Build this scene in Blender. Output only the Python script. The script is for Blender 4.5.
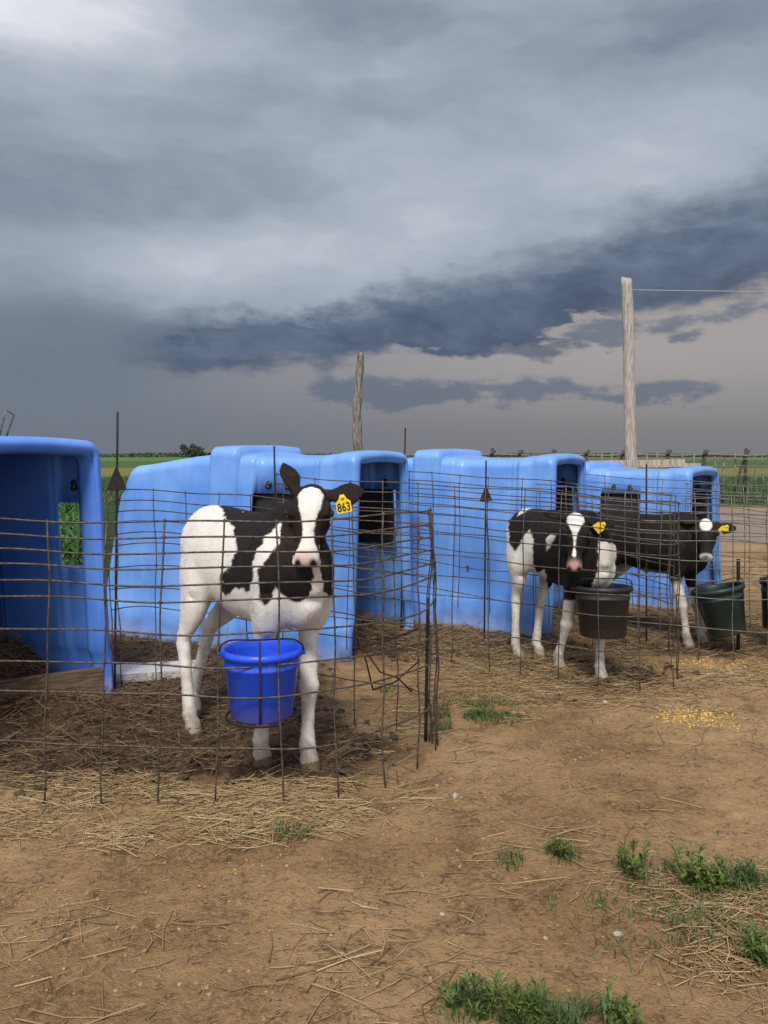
import bpy, bmesh, math, random
import numpy as np
from mathutils import Vector, Matrix
R = math.radians
scene = bpy.context.scene
for o in list(bpy.data.objects): bpy.data.objects.remove(o)
COL = scene.collection

# ------------------------------------------------------------------ camera, sky, sun, exposure
CAM_H = 1.2; FPX = 800.0; HOR = 455.0
cam = bpy.data.cameras.new('camera'); camo = bpy.data.objects.new('camera', cam); COL.objects.link(camo)
camo.location = (0, 0, CAM_H); camo.rotation_euler = (R(90), 0, 0)
cam.sensor_fit = 'VERTICAL'; cam.sensor_height = 36.0; cam.sensor_width = 27.0
cam.lens = 36.0*FPX/1024; cam.shift_y = -(512-HOR)/1024
cam.clip_end = 20000; cam.clip_start = 0.05
scene.camera = camo
scene.view_settings.view_transform = 'Standard'; scene.view_settings.look = 'None'
scene.view_settings.exposure = 0.12; scene.view_settings.gamma = 1
scene.render.engine = 'CYCLES'

SUN_EL, SUN_AZ = 50.0, 188.0       # azimuth clockwise from +Y: light comes from behind the camera, a little left
sun = bpy.data.lights.new('sun', 'SUN'); suno = bpy.data.objects.new('sun', sun); COL.objects.link(suno)
sun.energy = 3.0; sun.angle = R(13); sun.color = (1.0, .955, .89)
sd = Vector((math.sin(R(SUN_AZ))*math.cos(R(SUN_EL)), math.cos(R(SUN_AZ))*math.cos(R(SUN_EL)), math.sin(R(SUN_EL))))
suno.rotation_euler = sd.to_track_quat('Z', 'Y').to_euler()

# small expression layer over shader math nodes
class NT:
    def __init__(s, tree): s.t = tree
    def math(s, op, *a, clamp=False):
        n = s.t.nodes.new('ShaderNodeMath'); n.operation = op; n.use_clamp = clamp
        for i, v in enumerate(a): s.put(n.inputs[i], v)
        return Ex(s, n.outputs[0])
    def put(s, sock, v):
        if isinstance(v, Ex): s.t.links.new(v.s, sock)
        elif isinstance(v, bpy.types.NodeSocket): s.t.links.new(v, sock)
        elif isinstance(v, (tuple, list)) and len(v) == 3 and sock.type == 'RGBA': sock.default_value = (*v, 1)
        else: sock.default_value = v
    def noise(s, vec, scale, detail=4, rough=.55, dist=0, out='Fac'):
        n = s.t.nodes.new('ShaderNodeTexNoise'); s.put(n.inputs['Vector'], vec)
        n.inputs['Scale'].default_value = scale; n.inputs['Detail'].default_value = detail
        n.inputs['Roughness'].default_value = rough; n.inputs['Distortion'].default_value = dist
        return Ex(s, n.outputs[out])
    def comb(s, x, y, z=0):
        n = s.t.nodes.new('ShaderNodeCombineXYZ')
        for i, v in enumerate((x, y, z)): s.put(n.inputs[i], v)
        return n.outputs[0]
    def sep(s, v):
        n = s.t.nodes.new('ShaderNodeSeparateXYZ'); s.t.links.new(v, n.inputs[0])
        return [Ex(s, o) for o in n.outputs]
    def smooth(s, v, a, b, lo=0., hi=1.):
        n = s.t.nodes.new('ShaderNodeMapRange'); n.interpolation_type = 'SMOOTHSTEP'
        s.put(n.inputs['Value'], v)
        for k, x in zip(('From Min', 'From Max', 'To Min', 'To Max'), (a, b, lo, hi)): s.put(n.inputs[k], x)
        return Ex(s, n.outputs[0])
    def mix(s, f, a, b, mode='MIX'):
        n = s.t.nodes.new('ShaderNodeMix'); n.data_type = 'RGBA'; n.blend_type = mode
        s.put(n.inputs[0], f); s.put(n.inputs[6], a); s.put(n.inputs[7], b)
        return n.outputs[2]
class Ex:
    def __init__(s, n, k): s.n = n; s.s = k
    def __add__(s, o): return s.n.math('ADD', s, o)
    __radd__ = __add__
    def __sub__(s, o): return s.n.math('SUBTRACT', s, o)
    def __rsub__(s, o): return s.n.math('SUBTRACT', o, s)
    def __mul__(s, o): return s.n.math('MULTIPLY', s, o)
    __rmul__ = __mul__
    def __truediv__(s, o): return s.n.math('DIVIDE', s, o)
    def clamp(s): return s.n.math('ADD', s, 0, clamp=True)

def lin(r, g, b):
    f = lambda c: (c/255/12.92) if c/255 <= .04045 else ((c/255+.055)/1.055)**2.4
    return (f(r), f(g), f(b))

def build_world():
    w = bpy.data.worlds.new('World'); scene.world = w; w.use_nodes = True
    t = w.node_tree; t.nodes.clear(); n = NT(t)
    tc = t.nodes.new('ShaderNodeTexCoord')
    x, y, z = n.sep(tc.outputs['Generated'])
    h = n.math('SQRT', x*x + y*y + 1e-6)
    s = x/h                       # sine of the azimuth, 0 straight ahead, + to the right
    e = n.math('MINIMUM', z/h, 3.0)   # tangent of the elevation
    def ft(px, py):
        a = math.atan((px-384)/800); return math.sin(a), (455-py)/800*math.cos(a)
    # warped coordinates
    v0 = n.comb(s, e*1.6, 0)
    w1 = n.noise(v0, 3.2, 3, .5); w2 = n.noise(n.comb(s+7.3, e*1.6+2.1, 1.), 3.2, 3, .5)
    w3 = n.noise(n.comb(s, e*1.9, 4.), 11, 6, .6); w4 = n.noise(n.comb(s+3.1, e*2.2+5., 2.), 13, 6, .6)
    sw = s + (w1-.5)*.20 + (w3-.5)*.06
    ew = e + (w2-.5)*.085 + (w4-.5)*.045
    ewl = e + (w2-.5)*.04 + (w4-.5)*.075
    def blob(px, py, rx, ry, sx=None, ey=None, tilt=0.):
        a, b = ft(px, py); sx = sx or sw; ey = ey or ew
        dx = (sx-a); dy = (ey-b) - dx*tilt
        dx = dx/(rx/800); dy = dy/(ry/800)
        return n.math('EXPONENT', (dx*dx+dy*dy)*-1.0)
    # low clear air under the storm
    warm = n.smooth(s, -.5, .35)
    low0 = n.mix(warm, lin(106, 114, 125), lin(119, 120, 124))
    low1 = n.mix(warm, lin(116, 124, 136), lin(158, 153, 152))
    col = n.mix(n.smooth(e, .0, .13), low0, low1)
    # upper deck: mottled grey
    det = n.noise(n.comb(sw*1.0, ew*2.2, 0.), 4.5, 7, .52)
    fine = n.noise(n.comb(s+ew, ew*2.6, 3.), 17, 6, .6)
    deck_d = lin(102, 116, 137); deck_l = lin(169, 177, 189)
    lite = .54 + (det-.5)*1.25 + (fine-.5)*.20
    lite = lite + blob(520, 170, 330, 70, tilt=.12)*.45 + blob(260, 262, 230, 42, tilt=.05)*.46
    lite = lite + blob(20, 0, 150, 60)*1.3 + blob(430, 60, 200, 35)*.15
    lite = lite - blob(60, 180, 240, 45)*.35 - blob(700, 30, 160, 60)*.28 - blob(60, 330, 190, 45)*.25 - blob(330, 20, 120, 30)*.1
    up = n.mix(lite.clamp(), deck_d, deck_l)
    up = n.mix((lite-1.0).clamp(), up, lin(235, 236, 242))
    # edge of the upper deck against the low air
    edge = .135 + s*.085 + (w3-.5)*.05
    edge = edge + n.smooth(s, .12, .26)*.050
    up_m = n.smooth(ew - edge, -.018, .03)
    # dark storm band hanging from the deck
    w5 = n.noise(n.comb(s*1.0+2., e*2.4+1., 6.), 24, 5, .62); w6 = n.noise(n.comb(s*1.0, e*1.3, 9.), 7.5, 4, .55)
    line = .170 + s*.118 + n.smooth(s, .05, .30)*.012
    uu = ew*.5 + ewl*.5 - line + (w3-.5)*.045 + (w5-.5)*.030
    low_e = n.smooth(uu + (w6-.5)*.05, -.058, -.030)
    top_e = n.smooth((uu + (w6-.5)*.085 + (w3-.5)*.04)/(.038 + n.smooth(s, -.16, .34)*.068), 1.0, .02)
    band = low_e*top_e*n.smooth(s + (w1-.5)*.25 + (w3-.5)*.1, -.31, -.17)
    b2 = blob(700, 265, 150, 30)*.5 + blob(480, 335, 120, 22)*.75 + blob(250, 335, 90, 18)*.6
    band2 = n.smooth(b2 + (w3-.5)*1.1 + (w5-.5)*.8, .36, .62)
    hole = n.smooth(blob(588, 316, 52, 11) + (w5-.5)*.7 + (w3-.5)*.6, .38, .60)
    bm_ = ((band + band2*.75).clamp()*(1.0-hole*.9)).clamp()
    col = n.mix(up_m, col, up)
    lb = blob(75, 350, 150, 70)*.9; col = n.mix(n.smooth(lb, .1, .9)*.8, col, lin(104, 115, 130))
    col = n.mix(bm_*.94, col, n.mix(n.smooth(fine*.35+w6*.65+uu*2.2, .30, .66), lin(65, 79, 103), lin(98, 111, 132)))
    # ragged scud in the low air
    sc = blob(440, 388, 105, 17) + blob(655, 394, 70, 12) + blob(350, 398, 60, 14)*.8 + blob(622, 322, 45, 17) + blob(712, 338, 14, 6)*.9 + blob(540, 372, 30, 12)*.6 + blob(735, 318, 60, 12)*.7
    scm = n.smooth(sc + (w4-.5)*1.5 + (w3-.5)*1.2 + (w5-.5)*1.6, .34, .86)
    scm = scm*n.smooth(sc, .12, .35)
    col = n.mix(scm*.78, col, lin(94, 105, 123))
    # behind the camera the sky is brighter and broken
    sky = t.nodes.new('ShaderNodeTexSky'); sky.sky_type = 'NISHITA'; sky.sun_disc = False
    sky.sun_elevation = R(SUN_EL); sky.sun_rotation = R(SUN_AZ)
    skyc = n.mix(1.0, sky.outputs[0], (.10, .10, .10), 'MULTIPLY')
    cl = n.smooth(n.noise(n.comb(x*1.5, y*1.5, z*3.), 1.6, 5, .55), .40, .62)
    rear = n.mix(cl*.85, skyc, (1.25, 1.25, 1.28))
    fr = n.smooth(y*-1.0 + z*.75, -.22, .35)
    col = n.mix(fr, col, rear)
    # ground half below the horizon
    col = n.mix(n.smooth(z, -.02, -.001), lin(80, 82, 78), col)
    bg = t.nodes.new('ShaderNodeBackground'); n.put(bg.inputs[0], col); bg.inputs[1].default_value = 1.0
    out = t.nodes.new('ShaderNodeOutputWorld'); t.links.new(bg.outputs[0], out.inputs[0])
build_world()

# ------------------------------------------------------------------ helpers
rng = np.random.default_rng(7); random.seed(7)
def G(px, py, z=0.0):                 # ground point seen at a pixel
    Y = (CAM_H-z)*FPX/(py-HOR); return ((px-384)*Y/FPX, Y)
def PT(px, py, Y):                    # point at depth Y
    return Vector(((px-384)*Y/FPX, Y, CAM_H-(py-HOR)*Y/FPX))

def _hash(ix, iy, seed):
    h = (ix.astype(np.int64)*374761393 + iy.astype(np.int64)*668265263 + seed*974711) & 0xffffffff
    h = ((h ^ (h >> 13))*1274126177) & 0xffffffff
    return ((h ^ (h >> 16)) & 0xffff)/65535.0
def vnoise(x, y, seed=0):
    x = np.asarray(x, float); y = np.asarray(y, float)
    ix = np.floor(x); iy = np.floor(y); fx = x-ix; fy = y-iy
    fx = fx*fx*(3-2*fx); fy = fy*fy*(3-2*fy)
    a = _hash(ix, iy, seed); b = _hash(ix+1, iy, seed); c = _hash(ix, iy+1, seed); d = _hash(ix+1, iy+1, seed)
    return (a*(1-fx)+b*fx)*(1-fy)+(c*(1-fx)+d*fx)*fy
def fbm(x, y, oct=4, seed=0, g=.5):
    s = 0; a = 1; t = 0
    for k in range(oct):
        s = s+a*vnoise(x*2**k, y*2**k, seed+k*17); t += a; a *= g
    return s/t
def sst(v, a, b):
    t = np.clip((v-a)/(b-a), 0, 1); return t*t*(3-2*t)
def inpoly(x, y, poly):
    x = np.asarray(x); y = np.asarray(y); r = np.zeros(x.shape, bool); n = len(poly)
    for i in range(n):
        x1, y1 = poly[i]; x2, y2 = poly[(i+1) % n]
        if y1 == y2: continue
        c = ((y1 > y) != (y2 > y)) & (x < (x2-x1)*(y-y1)/(y2-y1)+x1)
        r ^= c
    return r
def seg_d(x, y, poly, closed=True):
    d = np.full(np.shape(x), 1e9); n = len(poly)
    for i in range(n if closed else n-1):
        x1, y1 = poly[i]; x2, y2 = poly[(i+1) % n]
        L = (x2-x1)**2+(y2-y1)**2 + 1e-12
        t = np.clip(((x-x1)*(x2-x1)+(y-y1)*(y2-y1))/L, 0, 1)
        d = np.minimum(d, np.hypot(x-x1-t*(x2-x1), y-y1-t*(y2-y1)))
    return d
def sdpoly(x, y, poly):               # + inside
    d = seg_d(x, y, poly); return np.where(inpoly(x, y, poly), d, -d)

def tag(o, label=None, cat=None, group=None, kind=None):
    if label: o['label'] = label
    if cat: o['category'] = cat
    if group: o['group'] = group
    if kind: o['kind'] = kind
    return o
def empty(name, loc, rz=0., **k):
    o = bpy.data.objects.new(name, None); COL.objects.link(o); o.location = loc; o.rotation_euler = (0, 0, rz)
    o.empty_display_size = .1
    return tag(o, **k)
def mesh_obj(name, verts, faces, mat, parent=None, smooth=True):
    me = bpy.data.meshes.new(name); me.from_pydata([tuple(v) for v in verts], [], [tuple(f) for f in faces]); me.update()
    if smooth: me.shade_smooth()
    if mat: me.materials.append(mat)
    o = bpy.data.objects.new(name, me); COL.objects.link(o); o.parent = parent
    return o
class MB:
    def __init__(s): s.v = []; s.f = []
    def add(s, v, f):
        k = len(s.v); s.v += [tuple(p) for p in v]; s.f += [tuple(i+k for i in q) for q in f]
    def tube(s, pts, r, seg=6, cap=True):
        pts = [Vector(p) for p in pts]; n = len(pts)
        rr = r if isinstance(r, (list, tuple)) else [r]*n
        V = []; up = None
        for i, p in enumerate(pts):
            d = (pts[min(i+1, n-1)]-pts[max(i-1, 0)])
            if d.length < 1e-9: d = Vector((0, 0, 1))
            d.normalize()
            if up is None: up = Vector((0, 0, 1)) if abs(d.z) < .9 else Vector((1, 0, 0))
            a = d.cross(up); a.normalize(); b = a.cross(d); b.normalize(); up = b
            for k in range(seg):
                t = 2*math.pi*k/seg; V.append(p+(a*math.cos(t)+b*math.sin(t))*rr[i])
        F = [(i*seg+k, i*seg+(k+1) % seg, (i+1)*seg+(k+1) % seg, (i+1)*seg+k) for i in range(n-1) for k in range(seg)]
        if cap: F += [tuple(range(seg))[::-1], tuple((n-1)*seg+k for k in range(seg))]
        s.add(V, F)
    def box(s, c, size, rot=None):
        hx, hy, hz = size[0]/2, size[1]/2, size[2]/2; M = rot or Matrix.Identity(3); c = Vector(c)
        V = [c+M@Vector((a*hx, b*hy, d*hz)) for a in (-1, 1) for b in (-1, 1) for d in (-1, 1)]
        s.add(V, [(0, 1, 3, 2), (4, 6, 7, 5), (0, 4, 5, 1), (2, 3, 7, 6), (0, 2, 6, 4), (1, 5, 7, 3)])
    def build(s, name, mat, parent=None, smooth=True): return mesh_obj(name, s.v, s.f, mat, parent, smooth)

# ------------------------------------------------------------------ materials
def material(name):
    m = bpy.data.materials.new(name); m.use_nodes = True; t = m.node_tree
    b = t.nodes['Principled BSDF']; n = NT(t)
    tc = t.nodes.new('ShaderNodeTexCoord'); return m, t, b, n, tc
def bump(n, b, h, dist, strength=1.0):
    k = n.t.nodes.new('ShaderNodeBump'); k.inputs['Strength'].default_value = strength; k.inputs['Distance'].default_value = dist
    n.put(k.inputs['Height'], h); n.t.links.new(k.outputs[0], b.inputs['Normal'])
def simple(name, c1, c2, rough=.7, scale=30, bd=.001, metal=0., spec=.4, stretch=(1, 1, 1), obj=True, lo=.35, hi=.65):
    m, t, b, n, tc = material(name)
    x, y, z = n.sep(tc.outputs['Object' if obj else 'Generated'])
    v = n.comb(x*stretch[0], y*stretch[1], z*stretch[2])
    f = n.noise(v, scale, 5, .6)
    n.put(b.inputs['Base Color'], n.mix(n.smooth(f, lo, hi), c1, c2))
    b.inputs['Roughness'].default_value = rough; b.inputs['Metallic'].default_value = metal
    b.inputs['Specular IOR Level'].default_value = spec
    if bd: bump(n, b, f, bd)
    return m

def bucket_material(name, c1, c2, scuff, rough, dk=1.0):
    m, t, b, n, tc = material(name); co = tc.outputs['Object']; x, y, z = n.sep(co)
    med = n.noise(co, 14, 5, .6); scr = n.noise(n.comb(x*3, y*3, z*40), 5, 4, .7); scr2 = n.noise(n.comb(x*50, y*50, z*5), 4, 3, .7); drip = n.noise(n.comb(x*30, y*30, z*2), 1.5, 4, .6)
    c = n.mix(med, c1, c2)
    c = n.mix((n.smooth(scr, .60, .68)*.35+n.smooth(scr2, .62, .70)*.30).clamp(), c, scuff)
    d = (n.smooth(z+(med-.5)*.12, .10, .0)*.45 + n.smooth(drip, .58, .72)*.35 + n.smooth(med, .62, .75)*.25).clamp()*dk
    c = n.mix(d, c, (.15, .11, .075)); n.put(b.inputs['Base Color'], c); n.put(b.inputs['Roughness'], rough+d*.4)
    bump(n, b, med+scr*.2, .002, .6); return m
def hutch_material(name, base, faded, dirt_amt=.5):
    m, t, b, n, tc = material(name)
    co = tc.outputs['Object']; x, y, z = n.sep(co)
    big = n.noise(co, 2.2, 4, .55); med = n.noise(co, 9, 6, .6); fine = n.noise(co, 120, 3, .6)
    streak = n.noise(n.comb(x*9, y*9, z*.9), 1.3, 5, .65)
    geo = t.nodes.new('ShaderNodeNewGeometry'); nx, ny, nz = n.sep(geo.outputs['Normal'])
    c = n.mix(n.smooth(big*.75+streak*.25, .36, .64), base, faded)
    c = n.mix((n.smooth(z, .75, 1.25)*.35*n.smooth(nz, -.1, .7)).clamp(), c, tuple(v*1.12+.05 for v in faded))   # sun-bleached roof
    scf = n.smooth(n.noise(n.comb(x*2, y*2, z*30), 4, 3, .7), .66, .72)*n.smooth(med, .45, .6)
    c = n.mix(scf*.35, c, (.50, .55, .66))
    d = n.smooth(z + (med-.5)*.30, .16, -.02)*dirt_amt + n.smooth(med, .62, .74)*.10 + n.smooth(streak, .62, .8)*.10*dirt_amt
    sp = n.smooth(n.noise(co, 55, 2, .5), .70, .74)*n.smooth(z + (big-.5)*.9, .75, .3)
    c = n.mix((d+sp*.6).clamp(), c, (.16, .115, .07))
    n.put(b.inputs['Base Color'], c)
    n.put(b.inputs['Roughness'], (.42+(med-.5)*.3+d*.3))
    b.inputs['Specular IOR Level'].default_value = .42
    bump(n, b, big*.35+fine*.05+med*.12, .008, .6)
    return m
M_HUTCH = hutch_material('hutch_plastic', (.085, .230, .61), (.17, .34, .70), .55)
M_HUTCH_D = hutch_material('hutch_plastic_dull', (.062, .190, .66), (.12, .27, .72), .6)
M_BLACKP = simple('black_plastic', (.012, .012, .014), (.03, .029, .03), .45, 25, .0006)
M_WIRE = simple('rusty_wire', (.045, .036, .029), (.13, .098, .072), .6, 60, .0003, metal=.35)
M_WIRE2 = simple('grey_wire', (.10, .095, .09), (.21, .19, .17), .5, 50, .0003, metal=.5)
M_ROD = simple('rusted_rod', (.012, .009, .009), (.034, .020, .016), .75, 60, .0005, metal=.2)
M_BUCKET = bucket_material('blue_bucket_plastic', (.008, .060, .60), (.015, .085, .72), (.10, .20, .75), .36)
M_BUCKETK = bucket_material('black_rubber', (.008, .008, .009), (.018, .017, .017), (.05, .05, .05), .5, .22)
M_BUCKETG = bucket_material('green_rubber', (.005, .018, .017), (.011, .030, .026), (.03, .06, .055), .45, .4)
M_WOOD = simple('weathered_wood', (.20, .175, .155), (.47, .43, .395), .85, 7, .004, stretch=(12, 12, .6))
M_WOODD = simple('dark_weathered_wood', (.075, .065, .055), (.26, .235, .205), .9, 7, .006, stretch=(10, 10, .8))
M_BOARD = simple('pale_board', (.40, .38, .36), (.60, .58, .56), .8, 9, .002, stretch=(1, 8, 8))
M_BOARDB = simple('brown_board', (.07, .045, .028), (.17, .115, .07), .85, 9, .003, stretch=(1, 8, 8))
M_POST = simple('fence_post_wood', (.030, .024, .018), (.10, .08, .06), .9, 9, .004, stretch=(6, 6, .8))
M_CABLE = simple('cable', (.25, .26, .28), (.32, .33, .35), .5, 10, 0)
M_LEAF = simple('leaf_green', (.030, .066, .010), (.125, .165, .035), .6, 9, 0)
M_GRASS = simple('grass_blades', (.028, .062, .014), (.095, .130, .035), .55, 14, 0)
M_CORN = simple('crop_green', (.028, .085, .014), (.070, .165, .028), .5, 8, 0)
M_TREE = simple('tree_foliage', (.018, .035, .014), (.05, .075, .03), .8, .6, 0)
M_BARK = simple('bark', (.05, .04, .03), (.09, .07, .055), .9, 5, .01)
M_CORNK = simple('maize_kernels', (.46, .27, .05), (.78, .55, .12), .6, 160, 0)
M_CORNK2 = simple('trodden_maize', (.38, .20, .04), (.62, .38, .09), .6, 40, 0)
M_PEB = simple('pebble_stone', (.20, .17, .14), (.38, .33, .27), .8, 25, .001)
M_TAG = simple('yellow_tag', (.80, .58, .01), (.88, .68, .03), .4, 30, 0)
M_INK = simple('tag_ink', (.01, .01, .01), (.02, .02, .02), .6, 30, 0)
M_EYE = simple('eye', (.004, .003, .003), (.012, .008, .006), .08, 30, 0, spec=.8)

def straw_material():
    m, t, b, n, tc = material('straw')
    a = t.nodes.new('ShaderNodeVertexColor'); a.layer_name = 'Col'
    f = n.noise(tc.outputs['Object'], 18, 3, .6)
    n.put(b.inputs['Base Color'], n.mix(f, a.outputs[0], n.mix(1.0, a.outputs[0], (.62, .58, .55), 'MULTIPLY')))
    b.inputs['Roughness'].default_value = .62
    return m
M_STRAW = straw_material()

def hair_material():
    m, t, b, n, tc = material('coat_hair'); a = t.nodes.new('ShaderNodeVertexColor'); a.layer_name = 'Col'
    n.put(b.inputs['Base Color'], a.outputs[0]); b.inputs['Roughness'].default_value = .6; b.inputs['Specular IOR Level'].default_value = .12
    return m
M_HAIR = hair_material()
def coat_material():
    m, t, b, n, tc = material('coat')
    a = t.nodes.new('ShaderNodeVertexColor'); a.layer_name = 'Col'
    co = tc.outputs['Object']; x, y, z = n.sep(co)
    hair = n.noise(n.comb(x*90, y*90, z*28), 3.2, 4, .65); big = n.noise(co, 11, 5, .6)
    c = n.mix(hair*.55, a.outputs[0], n.mix(1.0, a.outputs[0], (.62, .58, .54), 'MULTIPLY'))
    dirt = n.smooth(big + n.smooth(z, .62, .0)*.26, .52, .78)
    lum = n.math('MULTIPLY', n.smooth(Ex(n, n.sep(a.outputs[0])[0].s) if False else n.sep(a.outputs[0])[0], .02, .3), .38)
    c = n.mix(dirt*(lum+.12), c, (.19, .125, .07))
    n.put(b.inputs['Base Color'], c)
    b.inputs['Roughness'].default_value = .62; b.inputs['Specular IOR Level'].default_value = .14
    b.inputs['Sheen Weight'].default_value = .02; b.inputs['Sheen Roughness'].default_value = .5
    bump(n, b, hair*1.0+big*2.0, .003, .8)
    return m
M_COAT = coat_material()

# ------------------------------------------------------------------ layout (metres; camera at the origin, looking along +Y)
HUTCHES = [  # near front corner, direction of the front (near -> far), length, width, height scale
    dict(c=(-1.775, 3.10), u=(.40, .9165), L=1.6, W=1.02, hs=1.045, fl=.44, ret=.10, fw=(-.27, -.10)),
    dict(c=(-.20, 4.62), u=(.42, .9075), L=1.80, W=.95, hs=1.0, id='H2', fl=.40, ret=.05),
    dict(c=(1.09, 5.25), u=(.48, .877), L=1.6, W=.98, hs=.985, fl=.40, ret=.05, near=False, id='H3'),
    dict(c=(2.33, 6.15), u=(.60, .80), L=1.6, W=.99, hs=.90, fl=.40, ret=.05),
]
PEN1_NEAR = [(-3.2, 2.86), (-2.2, 2.80), (-1.33, 2.77), (-.5, 2.74), (-.13, 2.82), (.06, 2.98), (.165, 3.13), (.21, 3.31)]
PEN1_FAR = [(-1.36, 3.98), (-1.22, 4.14), (-.83, 3.97), (-.25, 3.62), (.13, 3.44), (.20, 3.33)]
PEN2_NEAR = [(-.62, 4.60), (-.2, 4.50), (.3, 4.42), (.8, 4.18), (1.15, 4.02), (1.45, 4.06), (1.60, 4.35)]
PEN2_FAR = [(.13, 5.50), (.5, 5.28), (.826, 5.12), (1.25, 4.82), (1.60, 4.40)]
PEN3_NEAR = [(.98, 5.20), (1.45, 4.80), (1.95, 4.66), (2.45, 4.64), (2.9, 4.85)]
PEN3_FAR = [(1.50, 6.15), (2.1, 5.75), (2.75, 5.25), (2.92, 4.9)]
PEN4_NEAR = [(2.3, 6.1), (3.0, 5.75), (3.9, 5.7), (4.4, 6.2)]
BED = [[(-3.4, 2.85), (-1.33, 2.82), (-.4, 2.80), (.0, 3.05), (.1, 3.35), (-.2, 3.7), (-.4, 4.6), (.1, 5.5), (-1.0, 5.4), (-3.5, 5.0)],
       [(-.35, 4.9), (.3, 4.6), (.9, 4.2), (1.4, 4.1), (1.6, 4.4), (1.2, 5.3), (.2, 5.9)],
       [(1.0, 5.3), (1.5, 4.85), (2.0, 4.72), (2.9, 4.8), (3.6, 5.4), (2.6, 6.2), (1.2, 6.4)]]

def bed_mask(x, y):
    d = np.full(np.shape(x), -9.)
    for p in BED: d = np.maximum(d, sdpoly(x, y, p))
    return sst(d + (fbm(np.asarray(x)*3.1, np.asarray(y)*3.1, 4, 5)-.5)*.5, -.12, .16)
_hr = np.random.default_rng(77)
_HP = [(x_, y_, a_, d_) for x_, y_, a_, d_ in zip(_hr.uniform(-2.2, 3.2, 420), _hr.uniform(2.0, 6.2, 420), _hr.uniform(0, 3.14, 420), _hr.uniform(.006, .018, 420))
       if float(bed_mask(np.array([x_]), np.array([y_]))[0]) > .3 or _hr.random() < .22]
def hoof_h(x, y):
    out = np.zeros(np.shape(x)); o1 = np.argsort(x, axis=None) if False else None
    for hx0, hy0, a, d in _HP:
        m = (np.abs(x-hx0) < .09) & (np.abs(y-hy0) < .09)
        if not m.any(): continue
        dx = x[m]-hx0; dy = y[m]-hy0; u = dx*math.cos(a)+dy*math.sin(a); v = -dx*math.sin(a)+dy*math.cos(a)
        rr = np.hypot(u/.040, v/.030); out[m] += -d*np.clip(1-rr**3, 0, 1)+d*.45*np.exp(-((rr-1.25)/.22)**2) + d*.5*np.exp(-(v/.006)**2)*(rr < .9)
    return out
def ground_h(x, y):
    x = np.asarray(x, float); y = np.asarray(y, float)
    near = np.exp(-np.maximum(np.hypot(x, y-4)-7, 0)/3)
    m = bed_mask(x, y) if near.max() > .01 else 0*x
    path = (fbm(x*1.3, y*1.3, 3, 11)-.5)*.035 + (fbm(x*9, y*9, 4, 23)-.5)*.020 + (fbm(x*36, y*36, 2, 41)-.5)*.013*(.4+fbm(x*2.5, y*2.5, 2, 51))
    r = fbm(x*6, y*6, 4, 31); rid = 1-np.abs(2*fbm(x*14, y*14, 3, 37)-1)
    bed = (r-.5)*.055 + (rid-.6)*.030 + (fbm(x*40, y*40, 2, 47)-.5)*.014
    return near*(path*(1-m)+bed*m) + near*m*.004 + hoof_h(x, y) + .24*np.exp(-(((x+2.12)/.34)**2+((y-4.12)/.42)**2)**1.5) + .11*np.exp(-(((x+.42)/.42)**2+((y-5.30)/.32)**2)**1.5)

# ------------------------------------------------------------------ ground (one sheet to the horizon)
def ground_material():
    m, t, b, n, tc = material('ground')
    a = t.nodes.new('ShaderNodeVertexColor'); a.layer_name = 'Zone'
    sc = t.nodes.new('ShaderNodeSeparateColor'); t.links.new(a.outputs[0], sc.inputs[0])
    bed, grav, green = (Ex(n, sc.outputs[i]) for i in range(3))
    co = tc.outputs['Object']; x, y, z = n.sep(co)
    big = n.noise(co, .9, 5, .6); med = n.noise(co, 6, 6, .65); fine = n.noise(co, 60, 6, .7); grit = n.noise(co, 260, 2, .6)
    vor = t.nodes.new('ShaderNodeTexVoronoi'); t.links.new(co, vor.inputs['Vector']); vor.inputs['Scale'].default_value = 95
    st = n.smooth(Ex(n, vor.outputs['Distance']), .30, .12)
    dirt = n.mix(n.smooth(big*.78+med*.22, .36, .62), (.235, .124, .047), (.47, .292, .136))
    dirt = n.mix(n.smooth(fine, .35, .7)*.48, dirt, (.46, .315, .175))
    dirt = n.mix(n.smooth(fine*.45+med*.55, .50, .37)*.60, dirt, (.095, .054, .026))
    sep2 = t.nodes.new('ShaderNodeSeparateColor'); t.links.new(vor.outputs['Color'], sep2.inputs[0]); rnd = Ex(n, sep2.outputs[0])
    stone = st*n.smooth(rnd, .90, .93)
    dirt = n.mix(stone*.8, dirt, (.42, .38, .33))
    bedc = n.mix(n.smooth(med, .35, .62), (.038, .020, .010), (.115, .062, .027))
    bedc = n.mix(n.smooth(fine, .5, .72)*.6, bedc, (.21, .14, .075))
    c = n.mix(bed, dirt, bedc)
    c = n.mix(grav*.85, c, n.mix(fine, (.21, .18, .14), (.34, .30, .25)))
    # far fields
    strip = n.smooth(n.noise(n.comb(x*.02, y*.06, 0.), 1., 2, .5), .42, .52)
    f1 = n.mix(n.smooth(n.math('ADD', y, 0)+(med-.5)*3, 42, 47), (.040, .090, .022), (.20, .19, .05))
    f1 = n.mix(n.smooth(y, 70, 78), f1, (.070, .125, .030))
    f1 = n.mix(n.smooth(y, 160, 175)*strip, f1, (.12, .20, .04))
    f1 = n.mix(n.noise(co, 2.5, 6, .7), f1, n.mix(1.0, f1, (.5, .55, .5), 'MULTIPLY'))
    c = n.mix(green, c, f1)
    n.put(b.inputs['Base Color'], c); n.put(b.inputs['Roughness'], .9-bed*.15)
    b.inputs['Specular IOR Level'].default_value = .25
    bump(n, b, fine*1.0+grit*.35+med*1.2+stone*.6, .022, 1.0)
    return m
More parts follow.
